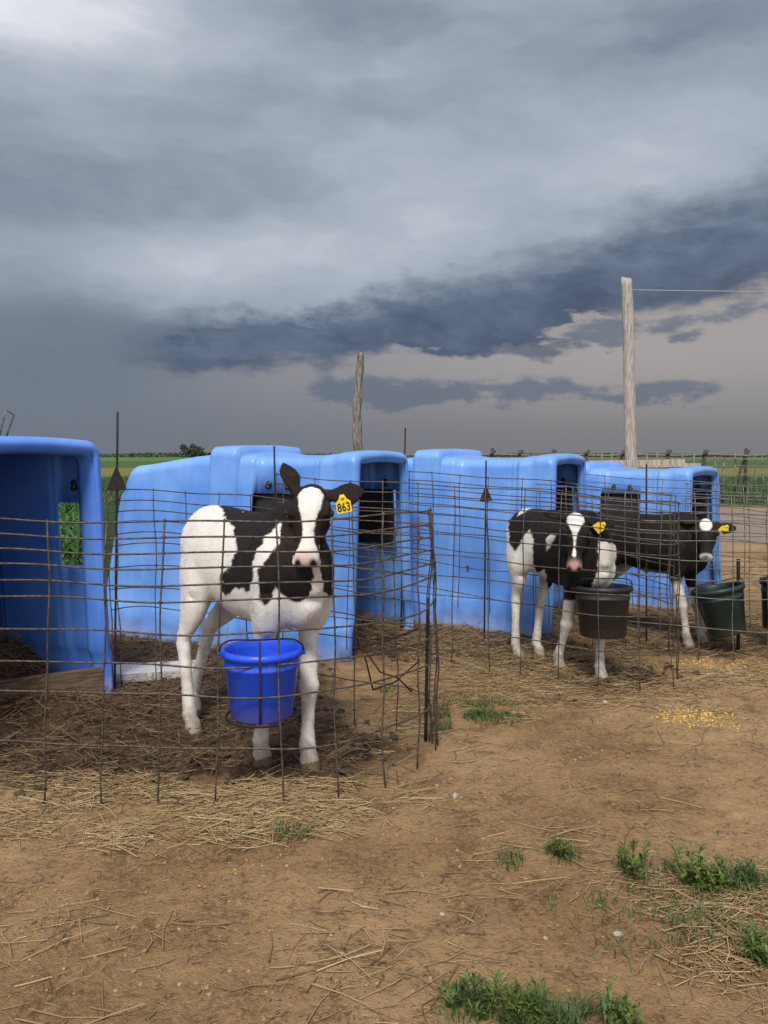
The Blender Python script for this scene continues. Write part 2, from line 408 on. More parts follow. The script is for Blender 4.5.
def axis(lo, hi, step, far, ratio=1.13):
    c = list(np.arange(lo, hi+1e-9, step)); a = []; p = lo; s = step
    while p > -far: s *= ratio; p -= s; a.append(p)
    b = []; p = hi; s = step
    while p < far: s *= ratio; p += s; b.append(p)
    return np.array(a[::-1]+c+b)
def build_ground():
    xs = axis(-3.2, 3.8, .0125, 4000); ys = axis(1.45, 6.6, .0125, 4000)
    X, Y = np.meshgrid(xs, ys); x = X.ravel(); y = Y.ravel()
    z = ground_h(x, y)
    nx, ny = len(xs), len(ys)
    me = bpy.data.meshes.new('ground'); nv = nx*ny; nf = (nx-1)*(ny-1)
    me.vertices.add(nv); me.vertices.foreach_set('co', np.column_stack([x, y, z]).ravel())
    i = np.arange(nf); r = i//(nx-1); c = i % (nx-1); a = r*nx+c
    q = np.column_stack([a, a+1, a+nx+1, a+nx]).ravel().astype(np.int32)
    me.loops.add(nf*4); me.loops.foreach_set('vertex_index', q)
    me.polygons.add(nf); me.polygons.foreach_set('loop_start', (i*4).astype(np.int32)); me.polygons.foreach_set('loop_total', np.full(nf, 4, np.int32))
    me.update(); me.validate(); me.shade_smooth()
    bed = bed_mask(x, y)
    wob = (fbm(x*.4, y*.4, 4, 3)-.5)
    grav = sst(y+wob*3-.1*x, 9.0, 11.0)*(1-sst(y+wob*3, 16.5, 18.5))*sst(x, 1.5, 5)
    green = np.maximum(sst(y+wob*2, 17.5, 20), sst(y+x*-.55+wob*1.0, 7.6, 8.6)*(1-sst(x, -1.0, 2.0)))
    pat = sst(fbm(x*2.2, y*2.2, 4, 77), .60, .72)*sst(y, 5.5, 7)*.6
    green = np.maximum(green, pat*(1-grav))
    ca = me.color_attributes.new('Zone', 'FLOAT_COLOR', 'POINT')
    ca.data.foreach_set('color', np.column_stack([bed, grav, green, np.ones(nv)]).astype(np.float32).ravel())
    me.materials.append(ground_material())
    o = bpy.data.objects.new('ground', me); COL.objects.link(o); tag(o, kind='structure')
    return o
build_ground()

# ------------------------------------------------------------------ calf hutches
def hutch_profile(wb, wt, h, r, flange):
    """open-bottom cross-section from near foot over the roof to far foot"""
    P = []
    hz = [0, .012, .03, .10, .17, .20, .23, .32, .42, .52, .60, .64, .72, .80, .88, .96]
    hz = [a for a in hz if a < (h-r)/1.0 - .02] + [h-r]
    while len(hz) < 17: hz.insert(-1, (hz[-1]+hz[-2])/2)
    W = []
    for z in hz[:17]:
        t = z/max(h-r, .1); w = wb+(wt-wb)*t
        if z < .015: w += flange
        elif z < .18: w += .022
        elif z < .22: w += .012
        W.append((w, z))
    side = W
    arc = []
    for k in range(1, 9):
        t = k/9*math.pi/2; arc.append((wt-r+r*math.cos(t), h-r+r*math.sin(t)))
    top = [(wt-r)*(1-k/5.) for k in range(0, 5)]
    half = side+arc+[(w, h+.012*(1-(w/(wt-r))**2)) for w in top]
    P = [(-w, z) for w, z in half]+[(0, h+.012)]+[(w, z) for w, z in reversed(half)]
    return P
def build_hutch(spec, mat, name, label, open_far=False):
    cx, cy = spec['c']; ux, uy = spec['u']; L, W, hs = spec['L'], spec['W'], spec['hs']
    root = empty(name, (cx, cy, 0), math.atan2(uy, ux)-math.pi/2, label=label, cat='calf hutch', group='blue calf hutches in a row')
    # local: +X out of the mouth, +Y across the front (near -> far), origin at the near front corner
    hw = W/2
    def sm(t, a, b): return float(sst(np.array(t), a, b))
    FL, RET = spec['fl'], spec['ret']
    def bumpf(t, a, b, s=.035): return sm(t, a-s, a+s*.3)*(1-sm(t, b-s*.3, b+s))
    rows = []; xs = []
    # rolled mouth lip, from its inner free edge outwards
    lip = [(-.15, .105, .075), (-.11, .105, .075), (-.07, .103, .074), (-.035, .095, .068), (-.012, .082, .058), (.0, .064, .045), (.003, .045, .032),
           (.002, .026, .018), (-.006, .011, .007), (-.018, .003, .002)]
    lip = [(min(x, 0)*RET/.15 if x < -.03 else x, si*(FL if x < .0015 or si > .05 else 1) if si > .03 else si, ti*(.55+.45*FL) if si > .03 else ti) for x, si, ti in lip]
    for x, si, ti in lip:
        rows.append((x, hw-si, hw-.085-si, 1.205*hs-ti, .070-si*.25, .0)); xs.append(x)
    t = .035
    while t < L-.001:
        rib = bumpf(t, .84, 1.03, .015); fr = 1-sm(t, .10, .17)
        rec = bumpf(t, .26, .72, .014)*(.75+.25*bumpf(t, .30, .68, .01))
        h = (1.19 + .055*rib + .018*fr - .012*rec)*hs - .075*sm(t, 1.04, L-.02)*hs
        rear = sm(t, L-.14, L)
        h = h - .16*rear**2
        wb = hw - .030*rec*1.0 + .030*rib + .004*fr - .05*rear**2
        wt = hw - .10 + .034*rib + .012*fr - .034*rec - .04*rear**2
        rows.append((-t, wb, wt, h, .062, .045*sm(t, .03, .1))); xs.append(-t)
        t += .0105
    # slanted rear wall
    base = rows[-1]
    n_r = len(rows)
    V = []; prof_n = None
    for (x, wb, wt, h, r, fl) in rows:
        P = hutch_profile(wb, wt, h, r, fl); prof_n = len(P)
        tt = max(0, (-x-(L-.30))/.30)
        for (y, z) in P:
            lean = .13*tt*(1-z/1.2) if tt > 0 else 0
            V.append((x-lean, y+hw, z))
    F = []
    # window opening in each side wall (recessed panel)
    wz0, wz1 = .62*hs, .95*hs
    for i in range(n_r-1):
        for j in range(prof_n-1):
            q = (i*prof_n+j, i*prof_n+j+1, (i+1)*prof_n+j+1, (i+1)*prof_n+j)
            cxm = sum(V[k][0] for k in q)/4; czm = sum(V[k][2] for k in q)/4; cym = sum(V[k][1] for k in q)/4
            if wz0 < czm < wz1 and ((cym < .2 and -.73 < cxm < -.40 and spec.get('near', True)) or (cym > W-.2 and spec.get('fw', (-.38, -.10))[0] < cxm < spec.get('fw', (-.38, -.10))[1])): continue
            F.append(q)
    # rear wall: shrink loops inward
    last = list(range((n_r-1)*prof_n, n_r*prof_n)); ctr = Vector((-L-.05, hw, .55))
    for s_, dx in ((.965, -.022), (.92, -.034), (.80, -.040), (.5, -.044), (.08, -.045)):
        new = []
        for k in last[-prof_n:]:
            p = V[(n_r-1)*prof_n+(k % prof_n if False else last.index(k) % prof_n)]
            z = p[2]*1.0; sc = s_
            q = (p[0]+dx, hw+(p[1]-hw)*sc, z*(1-(1-sc)*.9) if z > .05 else z)
            new.append(len(V)); V.append(q)
        for j in range(prof_n-1): F.append((last[j], last[j+1], new[j+1], new[j]))
        last = new
    shell = mesh_obj('shell', V, [f[::-1] for f in F], mat, root)
    sm_ = shell.modifiers.new('thickness', 'SOLIDIFY'); sm_.thickness = .009; sm_.offset = -1
    # vent doors with their two turn buttons
    wallw = lambda z: hw - .022 - (.10+.004)*z/(1.19*hs-.105)
    for side in (-1, 1):
        zc = (wz0+wz1)/2
        y0 = hw+side*(wallw(zc)-.008); ang = math.atan2(.104, 1.085)
        mb = MB(); rot = Matrix.Rotation(ang*side, 3, 'X')
        if side == -1 and not spec.get('near', True): continue
        if not (side == 1 and open_far):
            mb.box((0, 0, 0), (.37 if side < 0 else .32, .012, .37), rot)
            d = mb.build('vent_door', M_BLACKP, root, False); d.location = (-.565 if side < 0 else -.24, y0-side*.030, zc)
            bv = d.modifiers.new('b', 'BEVEL'); bv.width = .004; bv.segments = 2
        for dx in (-.10, .04):
            mb = MB(); mb.box((0, 0, .015), (.024, .014, .045), Matrix.Rotation(.5 if dx < 0 else -.35, 3, 'Y')); mb.tube([(0, -.010, 0), (0, .010, 0)], .014, 10)
            l = mb.build('latch', M_BLACKP, root, True); l.location = ((-.52 if side < 0 else -.2)+dx, y0+side*.006, zc+.215)
    # bolts and screw heads on the near side
    bolts = {'H2': ((1.22, .86), (1.32, .83), (1.40, .87), (1.22, .74), (1.42, .72), (1.50, .78), (.60, 1.02), (.50, 1.06)), 'H3': ((.60, .42),)}.get(spec.get('id'), ())
    for (t_, z_) in bolts:
        mb = MB(); y0 = hw-(hw-.0-.10*z_/1.085)-.004
        mb.tube([(-t_, y0-.004, z_), (-t_, y0+.012, z_)], .009, 8); mb.build('bolt', M_BLACKP, root)
    return root
hutch_names = ['calf_hutch']*4
hutch_labels = ['dull blue plastic calf hutch seen into its dark mouth, leftmost in the row',
                'blue plastic calf hutch with a raised roof rib behind the calf with the tag 863',
                'pale blue plastic calf hutch between the white-legged calf and the hutch with the black vent',
                'lowest blue plastic calf hutch, behind the mostly black calf on the right']
HR = []
for i, s in enumerate(HUTCHES):
    HR.append(build_hutch(s, M_HUTCH_D if i == 0 else M_HUTCH, 'calf_hutch', hutch_labels[i], open_far=(i == 0)))

# wire handle on the left hutch's roof
mb = MB(); p0 = PT(-3, 445, 3.7); p1 = PT(6, 410, 3.7); p2 = PT(14, 415, 3.72); p3 = PT(3, 446, 3.74)
mb.tube([p0, p0.lerp(p1, .8), p1, p1.lerp(p2, .5), p2, p2.lerp(p3, .2), p3], .0045, 6)
wh = mb.build('wire_handle', M_WIRE2, HR[0]); wh.matrix_parent_inverse = (Matrix.Translation(HR[0].location)@Matrix.Rotation(HR[0].rotation_euler.z, 4, 'Z')).inverted()

# ------------------------------------------------------------------ wire panels
ROWS = [.20, .38, .483, .594, .705, .76, .816, .868, .92, .975]
def path_eval(pts, step=.05):
    P = np.array(pts, float); n = len(P); out = []
    for i in range(n-1):
        p0 = P[max(i-1, 0)]; p1 = P[i]; p2 = P[i+1]; p3 = P[min(i+2, n-1)]
        m = max(2, int(np.linalg.norm(p2-p1)/step))
        for k in range(m):
            t = k/m
            out.append(.5*((2*p1)+(-p0+p2)*t+(2*p0-5*p1+4*p2-p3)*t*t+(-p0+3*p1-3*p2+p3)*t**3))
    out.append(P[-1]); return np.array(out)
def wire_panel(pts, label, parent, seed=1, dz=(0, 0), r=.0030, vs=.20, mat=None, foot=0.0, lean=.02, rows=ROWS):
    C = path_eval(pts, .03); d = np.r_[0, np.cumsum(np.linalg.norm(np.diff(C, axis=0), axis=1))]; L = d[-1]
    rg = random.Random(seed)
    ph = [rg.uniform(0, 6) for _ in range(8)]
    def pos(s, z):
        x = np.interp(s, d, C[:, 0]); y = np.interp(s, d, C[:, 1]); f = s/L
        zz = z + (dz[0]*(1-f)+dz[1]*f) + .006*math.sin(s*3.1+ph[0]+z*2) + .005*math.sin(s*8.3+ph[1]+z*9)
        k = .010*math.sin(s*5.3+z*4+ph[2])+.006*math.sin(s*14+z*17+ph[3])
        j = min(int(s/L*(len(C)-1)), len(C)-2); tx, ty = C[j+1]-C[j]; q = math.hypot(tx, ty)+1e-9
        return Vector((x-ty/q*k - ty/q*lean*(z-.5), y+tx/q*k + tx/q*lean*(z-.5), zz))
    mb = MB()
    for z in rows:
        n = max(4, int(L/.05)); mb.tube([pos(L*i/n, z) for i in range(n+1)], r, 5)
    s = rg.uniform(0, .06)
    while s < L:
        tl = rg.uniform(-.012, .012)
        zs = list(np.linspace(foot, rows[-1]+.008, 12))
        mb.tube([pos(min(max(s+tl*(z-.5)*2 + .004*math.sin(z*9+s*7), 0), L), z) + Vector((0, -r*1.2, 0)) for z in zs], r*.95, 5)
        for z in rows:
            sc_ = min(max(s+tl*(z-.5)*2 + .004*math.sin(z*9+s*7), 0), L); a0 = pos(max(sc_-.007, 0), z); a1 = pos(min(sc_+.007, L), z)
            mb.tube([a0, (a0+a1)/2+Vector((0, -r*.6, 0)), a1], [r*1.1, r*1.7, r*1.1], 5)
        s += vs*rg.uniform(.97, 1.03)
    for s in (0.0, L-.004):
        mb.tube([pos(s, z) for z in np.linspace(foot, rows[-1]+.01, 10)], r, 5)
    o = mb.build('wire_panel', mat or M_WIRE, parent); o.matrix_parent_inverse = Matrix.Translation(-parent.location); tag(o, label); return o
GP = 'wire pens in front of the hutches'
pen = empty('wire_pen', (.2, 3.3, 0), label='nearest pen of rusty bent wire, round the calf with the tag 863', cat='wire pen', group=GP)
wire_panel(PEN1_NEAR, 'rusty wire panel nearest the camera, with the bright blue bucket hung on it', pen, seed=3, r=.0036, foot=-.02)
wire_panel(PEN1_FAR, 'rusty wire panel behind the calf with the tag 863', pen, seed=5, dz=(.05, -.02), foot=0.0)
pen = empty('wire_pen', (1.6, 4.35, 0), label='pen of sagging wire round the black calf with white legs and the black bucket', cat='wire pen', group=GP)
wire_panel(PEN2_NEAR, 'wire panel with the black bucket, in front of the white-legged calf', pen, seed=8, dz=(.11, -.03), r=.0031, foot=.02)
wire_panel(PEN2_FAR, 'sagging wire panel across the side of the pale blue hutch', pen, seed=11, dz=(.12, .0), r=.0031, foot=.1)
pen = empty('wire_pen', (2.9, 4.85, 0), label='grey wire pen round the mostly black calf and the dark green bucket', cat='wire pen', group=GP)
wire_panel(PEN3_NEAR, 'grey wire panel with the dark green bucket, in front of the mostly black calf', pen, seed=14, dz=(.03, -.04), mat=M_WIRE2, foot=.0)
wire_panel(PEN3_FAR, 'grey wire panel behind the mostly black calf', pen, seed=17, dz=(.08, -.04), mat=M_WIRE2)
pen = empty('wire_pen', (3.9, 5.7, 0), label='farthest wire pen, beyond the dark green bucket at the right edge', cat='wire pen', group=GP)
wire_panel(PEN4_NEAR, None, pen, seed=19, dz=(.0, .0), mat=M_WIRE2)

def rod(x, y, ztop, label, plate_z=None, r=.0055, tilt=(0, 0), zb=0., mat=None, group='thin steel rods holding the wire panels', size=.075):
    e = empty('rod_post', (x, y, 0), label=label, cat='rod post', group=group)
    mb = MB(); pts = [(tilt[0]*t, tilt[1]*t, zb+(ztop-zb)*t) for t in np.linspace(0, 1, 8)]
    mb.tube(pts, r, 7); mb.build('rod', mat or M_ROD, e)
    if plate_z:
        t = (plate_z-zb)/(ztop-zb); px, py = tilt[0]*t, tilt[1]*t-.008
        s = size; V = []
        for dy in (-.002, .002):
            V += [(px-s*.5, py+dy, plate_z-s*.35), (px+s*.5, py+dy, plate_z-s*.28), (px+.006, py+dy, plate_z+s*.75), (px-.006, py+dy, plate_z+s*.75)]
        mesh_obj('plate', V, [(0, 1, 2, 3), (7, 6, 5, 4), (0, 4, 5, 1), (1, 5, 6, 2), (2, 6, 7, 3), (3, 7, 4, 0)], M_ROD, e, False)
    return e
X, Y = G(120, 692)
rod(X, Y-.08, 1.415, 'dark rod with a triangular plate beside the mouth of the leftmost hutch', 1.06, tilt=(.015, 0), size=.10)
rod(-.60, 4.52, 1.25, 'short dark rod rising beside the upright ear of the calf with the tag 863', None, tilt=(-.02, 0))
rod(.115, 5.45, 1.385, 'dark rod at the far corner of the ribbed hutch\'s mouth', 1.13, tilt=(.03, 0), size=.05)
rod(.645, 5.15, 1.165, 'dark rod with a triangular plate in front of the pale blue hutch', .93, tilt=(.012, 0), size=.085)
rod(1.64, 5.00, 1.14, 'dark rod behind the white-legged calf\'s yellow ear tag', None, tilt=(.0, 0))
rod(.175, 3.36, .60, 'thick black stake joining the two rusty wire panels at the corner', r=.0075, tilt=(.010, 0), size=.05)
X, Y = G(742, 655); rod(X, Y+.05, .57, 'black stake beside the dark green bucket', r=.011, tilt=(.0, 0))
# loose bent wires tied round the corner stake
mb = MB()
for a in ([(360, 645, 3.2), (366, 660, 3.2), (373, 690, 3.2)], [(352, 650, 3.2), (372, 644, 3.2), (388, 640, 3.2), (420, 628, 3.25)], [(365, 650, 3.2), (380, 672, 3.15), (398, 678, 3.15), (412, 692, 3.2)], [(372, 690, 3.2), (395, 682, 3.2), (420, 660, 3.25)]):
    mb.tube([PT(*q) for q in a], .0035, 5)
tag(mb.build('tie_wire', M_ROD), 'bent black tie wires knotted low at the corner stake', 'tie wire')

# ------------------------------------------------------------------ buckets
def bucket(loc, rt, rb, h, mat, label, tilt=(0, 0, 0), handle_front=True):
    e = empty('bucket', loc, label=label, cat='bucket', group='feed buckets hung on the pens'); e.rotation_euler = tilt
    prof = [(0, .004), (rb*.7, .004), (rb-.006, .003), (rb, .010), (rb+(rt-rb)*.72, h*.74), (rb+(rt-rb)*.74+.004, h*.755), (rb+(rt-rb)*.76+.004, h*.785), (rb+(rt-rb)*.77, h*.80),
            (rb+(rt-rb)*.90, h*.90), (rt-.002, h*.905), (rt+.007, h*.91), (rt+.009, h*.955), (rt+.006, h), (rt-.004, h+.002), (rt-.009, h-.006), (rt-.012, h*.9), (rb-.004, .03), (rb*.6, .016), (0, .016)]
    n = 40; V = []; F = []
    for (r_, z) in prof:
        for k in range(n):
            t = 2*math.pi*k/n; sq = 1+.012*math.sin(2*t+1)
            V.append((r_*math.cos(t)*sq, r_*math.sin(t)*sq, z))
    for i in range(len(prof)-1):
        for k in range(n): F.append((i*n+k, i*n+(k+1) % n, (i+1)*n+(k+1) % n, (i+1)*n+k))
    mesh_obj('tub', V, F, mat, e)
    mb = MB()
    pts = [((rt+.012)*math.cos(t), -(rt+.012)*math.sin(t)*.62, h*.93+.075*math.sin(t)+.010*math.sin(t*3)) for t in np.linspace(0, math.pi, 22)]
    mb.tube(pts, .003, 6); hd = mb.build('handle', M_ROD, e)
    mb = MB()
    for s in (-1, 1):
        mb = MB(); mb.tube([(s*(rt+.004), 0, h*.93), (s*(rt+.018), 0, h*.93)], .010, 10); mb.build('handle_ear', mat, e)
    return e
p = PT(262, 716, 2.872)
b1 = bucket((p.x, p.y, p.z), .138, .108, .246, M_BUCKET, 'bright blue feed bucket hung on the nearest wire panel', tilt=(0, 0, .1))
mb = MB(); mb.tube([((.128)*math.cos(t), (.128)*math.sin(t), .004) for t in np.linspace(0, 2*math.pi, 30)], .005, 6)
for px_ in (.0,): mb.tube([(px_, -.12, .0), (px_, -.13, .10), (px_, -.150, .30)], .004, 6)
mb.build('bucket_holder', M_ROD, b1)
p = PT(603, 636, 4.19)
bucket((p.x, p.y, p.z), .142, .118, .262, M_BUCKETK, 'black rubber bucket under the head of the white-legged calf', tilt=(-.05, .0, 0))
p = PT(728, 634, 4.83)
bucket((p.x, p.y, p.z), .150, .105, .285, M_BUCKETG, 'dark green rubber bucket tilted against a black stake', tilt=(-.10, -.20, 0))
p = PT(783, 630, 4.9)
bucket((p.x, p.y, p.z), .145, .115, .30, M_BUCKETK, 'black bucket cut off by the right edge of the picture', tilt=(0, .08, 0))

# ------------------------------------------------------------------ calves
def cr(P, m=5):
    P = np.array(P, float); n = len(P); out = []
    for i in range(n-1):
        p0 = P[max(i-1, 0)]; p1 = P[i]; p2 = P[i+1]; p3 = P[min(i+2, n-1)]
        for k in range(m):
            t = k/m; out.append(.5*((2*p1)+(-p0+p2)*t+(2*p0-5*p1+4*p2-p3)*t*t+(-p0+3*p1-3*p2+p3)*t**3))
    out.append(P[-1]); return np.array(out)
class Body:
    def __init__(s): s.mb = MB()
    def loft(s, st, side=(0, 1, 0), seg=18, m=5, egg=0.):
        """st: rows x, y, z, half-width (along side), half-height"""
        A = cr(st, m); n = len(A); V = []; side = Vector(side)
        for i in range(n):
            c = Vector(A[i, :3]); d = Vector(A[min(i+1, n-1), :3])-Vector(A[max(i-1, 0), :3]); d.normalize()
            a = side - d*side.dot(d); a.normalize(); b = d.cross(a)
            if b.z < 0 or (abs(b.z) < .2 and b.x < 0): b = -b
            w, h = max(A[i, 3], .002), max(A[i, 4], .002)
            for k in range(seg):
                t = 2*math.pi*k/seg; ct, st_ = math.cos(t), math.sin(t)
                V.append(c+a*(w*ct*(1-egg*st_))+b*(h*st_))
        F = [(i*seg+k, i*seg+(k+1) % seg, (i+1)*seg+(k+1) % seg, (i+1)*seg+k) for i in range(n-1) for k in range(seg)]
        F += [tuple(range(seg))[::-1], tuple((n-1)*seg+k for k in range(seg))]
        s.mb.add(V, F)
    def ball(s, c, r):
        c = Vector(c); r = r if isinstance(r, tuple) else (r, r, r)
        s.loft([(c.x, c.y, c.z+r[2]*math.cos(t), r[1]*math.sin(t), r[0]*math.sin(t)) for t in np.linspace(.05, math.pi-.05, 9)], m=1)

def calf(name_label, O, f, S, pose, paint, group=None, voxel=.0055):
    """local frame: x forward, y to the calf's left, z up"""
    rz = math.atan2(f[1], f[0]); e = empty('calf', (O[0], O[1], 0), rz, label=name_label, cat='calf', group='black and white calves in the pens')
    B = Body(); k = S
    sx = pose.get('len', 1.0)
    T = lambda rows: [(x*k*sx, y*k, z*k, w*k, h*k) for x, y, z, w, h in rows]
    # trunk
    B.loft(T([(-.785, 0, .86, .04, .06), (-.768, 0, .858, .09, .105), (-.71, 0, .838, .135, .145), (-.60, 0, .800, .155, .180), (-.45, 0, .770, .158, .203), (-.30, 0, .745, .168, .222),
              (-.15, 0, .742, .172, .228), (0, 0, .748, .158, .228), (.08, 0, .745, .138, .212), (.15, 0, .735, .108, .165), (.20, 0, .725, .062, .10), (.215, 0, .72, .03, .05)]), egg=.16, seg=24)
    # hip points, rump muscles, shoulder blades, withers, brisket
    for s in (-1, 1):
        B.ball((-.58*k*sx, s*.080*k, .890*k), (.080*k, .050*k, .055*k))
        B.loft(T([(.02, s*.080, .93, .030, .05), (.045, s*.112, .82, .045, .085), (.06, s*.118, .72, .055, .085), (.055, s*.114, .62, .055, .078), (.035, s*.106, .53, .048, .058)]))
    B.loft(T([(-.08, 0, .95, .035, .03), (0, 0, .965, .045, .035), (.08, 0, .96, .04, .04)]))
    B.loft(T([(.02, 0, .60, .08, .06), (.12, 0, .61, .075, .070), (.165, 0, .66, .06, .07), (.16, 0, .74, .06, .07)]))
    if pose.get('navel', True): B.loft(T([(-.30, 0, .54, .03, .035), (-.29, 0, .505, .018, .022), (-.285, 0, .487, .008, .010)]), m=3)
    # head frame
    poll = Vector(pose['poll']); nose = Vector(pose['nose']); hx = (nose-poll); HL = hx.length; hx.normalize()
    roll = pose.get('roll', 0.)
    hy = Vector((0, 0, 1)).cross(hx); hy.normalize(); hz = hx.cross(hy); hz.normalize()
    hy2 = hy*math.cos(roll)+hz*math.sin(roll); hz = hz*math.cos(roll)-hy*math.sin(roll); hy = hy2
    q = pose.get('hs', 1.0)
    def hp(x, y, z): return poll+hx*(x*HL)+hy*(y*q)+hz*(z*q)
    # neck
    n0 = Vector((-.02*k*sx, 0, .84*k)); n1 = Vector((.09*k*sx, 0, .78*k)); hb = hp(.16, 0, -.045)
    nk = [(*n0, .115*k, .135*k), (*(n0.lerp(hb, .35)+Vector((.01, 0, .01))), .100*k, .125*k), (*(n0.lerp(hb, .7)), .080*k, .100*k), (*hb, .066*q, .078*q)]
    nsd = Vector((0, 0, 1)).cross(hb-n0).normalized()
    B.loft(nk, side=tuple(nsd))
    th = hp(.42, 0, -.075)
    B.loft([(*n1, .09*k, .09*k), (*(n1.lerp(th, .5)), .060*k, .068*k), (*th, .050*q, .045*q)], side=tuple(Vector((0, 0, 1)).cross(th-n1).normalized()))
    B.loft([(*n1, .075*k, .075*k), (*(n1.lerp(hb, .5)), .075*k, .09*k), (*hb, .05*q, .05*q)], side=tuple(nsd))
    # skull, forehead to muzzle
    sk = [(-.035, 0, -.020, .036, .022), (.0, 0, -.012, .055, .042), (.10, 0, -.010, .070, .060), (.25, 0, -.014, .078, .068), (.38, 0, -.022, .074, .066), (.50, 0, -.026, .057, .057),
          (.64, 0, -.028, .045, .047), (.78, 0, -.028, .043, .041), (.90, 0, -.029, .049, .040), (.97, 0, -.032, .047, .035), (1.015, 0, -.036, .034, .022)]
    B.loft([(*hp(x, y, z), w*q, h*q) for x, y, z, w, h in sk], side=tuple(hy), seg=22)
    jw = [(.30, 0, -.085, .050, .035), (.45, 0, -.088, .040, .030), (.65, 0, -.078, .030, .024), (.82, 0, -.070, .032, .022), (.92, 0, -.068, .030, .016)]
    B.loft([(*hp(x, y, z), w*q, h*q) for x, y, z, w, h in jw], side=tuple(hy))
    for s in (-1, 1):
        B.loft([(*hp(x, s*y, z), w*q, h*q) for x, y, z, w, h in [(.22, .066, .024, .014, .016), (.31, .074, .026, .014, .015), (.40, .070, .014, .012, .014)]], side=tuple(hy), m=3)
        B.loft([(*hp(x, s*y, z), w*q, h*q) for x, y, z, w, h in [(.36, .062, -.050, .018, .035), (.5, .050, -.055, .014, .030), (.62, .040, -.055, .012, .022)]], side=tuple(hy), m=3)
        B.loft([(*hp(x, s*y, z), w*q, h*q) for x, y, z, w, h in [(.90, .030, -.012, .014, .012), (.975, .032, -.022, .014, .014)]], side=tuple(hy), m=3)
    # ears: base, tip direction and blade side given in head frame
    for s, ed in ((1, pose['ear_l']), (-1, pose['ear_r'])):
        base = hp(.06, s*.062, .0); d = (hx*ed[0]+hy*ed[1]+hz*ed[2]); d.normalize(); bl = (hx*ed[3]+hy*ed[4]+hz*ed[5]); L = ed[6]
        back = d.cross(bl); back.normalize()
        rows = []
        for t, w, h in ((0, .020, .018), (.12, .021, .016), (.3, .034, .012), (.5, .044, .0105), (.7, .040, .0095), (.87, .024, .009), (1.0, .007, .006)):
            c = base+d*(L*t)+back*(.014*math.sin(t*math.pi)*ed[7]); rows.append((*c, w*ed[8], h))
        B.loft(rows, side=tuple(bl), seg=16)
    # legs
    for leg in pose['legs']:
        rows = []
        fore = leg['fore']; sd = leg['side']; hf = leg['hoof']; j = leg['j']
        if fore:
            hv = Vector((hf[0], hf[1], .085*k)); e0 = Vector((.012*k*sx, sd*.085*k, .545*k)); kn = e0.lerp(hv, .52)+Vector((.012*k, 0, 0)); fe = hv+Vector((-.012*k, 0, 0)); top = Vector((.045*k*sx, sd*.105*k, .66*k)); el = Vector((.010*k*sx, sd*.098*k, .545*k))
            rows = [(*top, .048*k, .070*k), (*el, .045*k, .056*k), (*el.lerp(kn, .45), .037*k, .046*k), (*el.lerp(kn, .85), .033*k, .036*k), (*kn, .040*k, .042*k), (*kn.lerp(fe, .2), .029*k, .031*k), (*kn.lerp(fe, .6), .0235*k, .0255*k),
                    (*fe.lerp(kn, .1), .028*k, .032*k), (*fe, .034*k, .037*k)]
        else:
            st, hk, fe = Vector(j[0]), Vector(j[1]), Vector(j[2]); top = Vector((-.60*k*sx, sd*.085*k, .84*k)); th_ = Vector((-.60*k*sx, sd*.098*k, .70*k))
            B.ball(tuple(st+Vector((-.03*k, -sd*.005, .02*k))), (.070*k, .040*k, .085*k))
            B.loft([(-.42*k*sx, sd*.12*k, .72*k, .04*k, .06*k), (-.47*k*sx, sd*.125*k, .62*k, .040*k, .06*k), (*(st.lerp(hk, .12)), .034*k, .05*k)])
            B.loft([(-.68*k*sx, sd*.07*k, .80*k, .05*k, .06*k), (-.70*k*sx, sd*.085*k, .70*k, .055*k, .055*k), (*(st.lerp(hk, .45)+Vector((-.05*k, 0, .02*k))), .040*k, .05*k), (*(hk+Vector((-.012*k, 0, .05*k))), .022*k, .022*k)])
            rows = [(*top, .060*k, .10*k), (*th_, .072*k, .13*k), (*(st+Vector((-.045*k, 0, .0))), .062*k, .100*k), (*st.lerp(hk, .45), .046*k, .070*k), (*st.lerp(hk, .8), .032*k, .046*k), (*hk, .031*k, .042*k),
                    (*hk.lerp(fe, .2), .027*k, .034*k), (*hk.lerp(fe, .6), .0245*k, .027*k), (*fe.lerp(hk, .08), .028*k, .031*k), (*fe, .031*k, .035*k)]
        B.loft(rows, m=5)
        hf = Vector((hf[0], hf[1], 0))
        ps = fe.lerp(hf+Vector((-.005, 0, .045*k)), .6)
        B.loft([(*fe, .030*k, .033*k), (*ps, .027*k, .030*k), (hf.x-.004, hf.y, .058*k, .031*k, .035*k), (hf.x, hf.y, .045*k, .034*k, .040*k), (hf.x+.006, hf.y, .012*k, .037*k, .047*k), (hf.x+.008, hf.y, -.004, .038*k, .049*k)], m=4)
    # tail
    tl = pose.get('tail', 0.)
    B.loft([(-.735*k*sx, 0, .885*k, .022*k, .022*k), (-.785*k*sx, 0, .865*k, .017*k, .017*k), (-.810*k*sx, tl*.3, .74*k, .014*k, .014*k), (-.80*k*sx, tl*.7, .60*k, .013*k, .013*k), (-.79*k*sx, tl, .50*k, .022*k, .022*k), (-.785*k*sx, tl, .42*k, .016*k, .016*k), (-.785*k*sx, tl, .37*k, .006, .006)], m=4)
    tmp = B.mb.build('tmp', None); rm = tmp.modifiers.new('r', 'REMESH'); rm.mode = 'VOXEL'; rm.voxel_size = voxel
    sm = tmp.modifiers.new('s', 'SMOOTH'); sm.factor = .5; sm.iterations = 6
    dg = bpy.context.evaluated_depsgraph_get(); ev = tmp.evaluated_get(dg); me = bpy.data.meshes.new_from_object(ev)
    bpy.data.objects.remove(tmp); me.name = 'body'
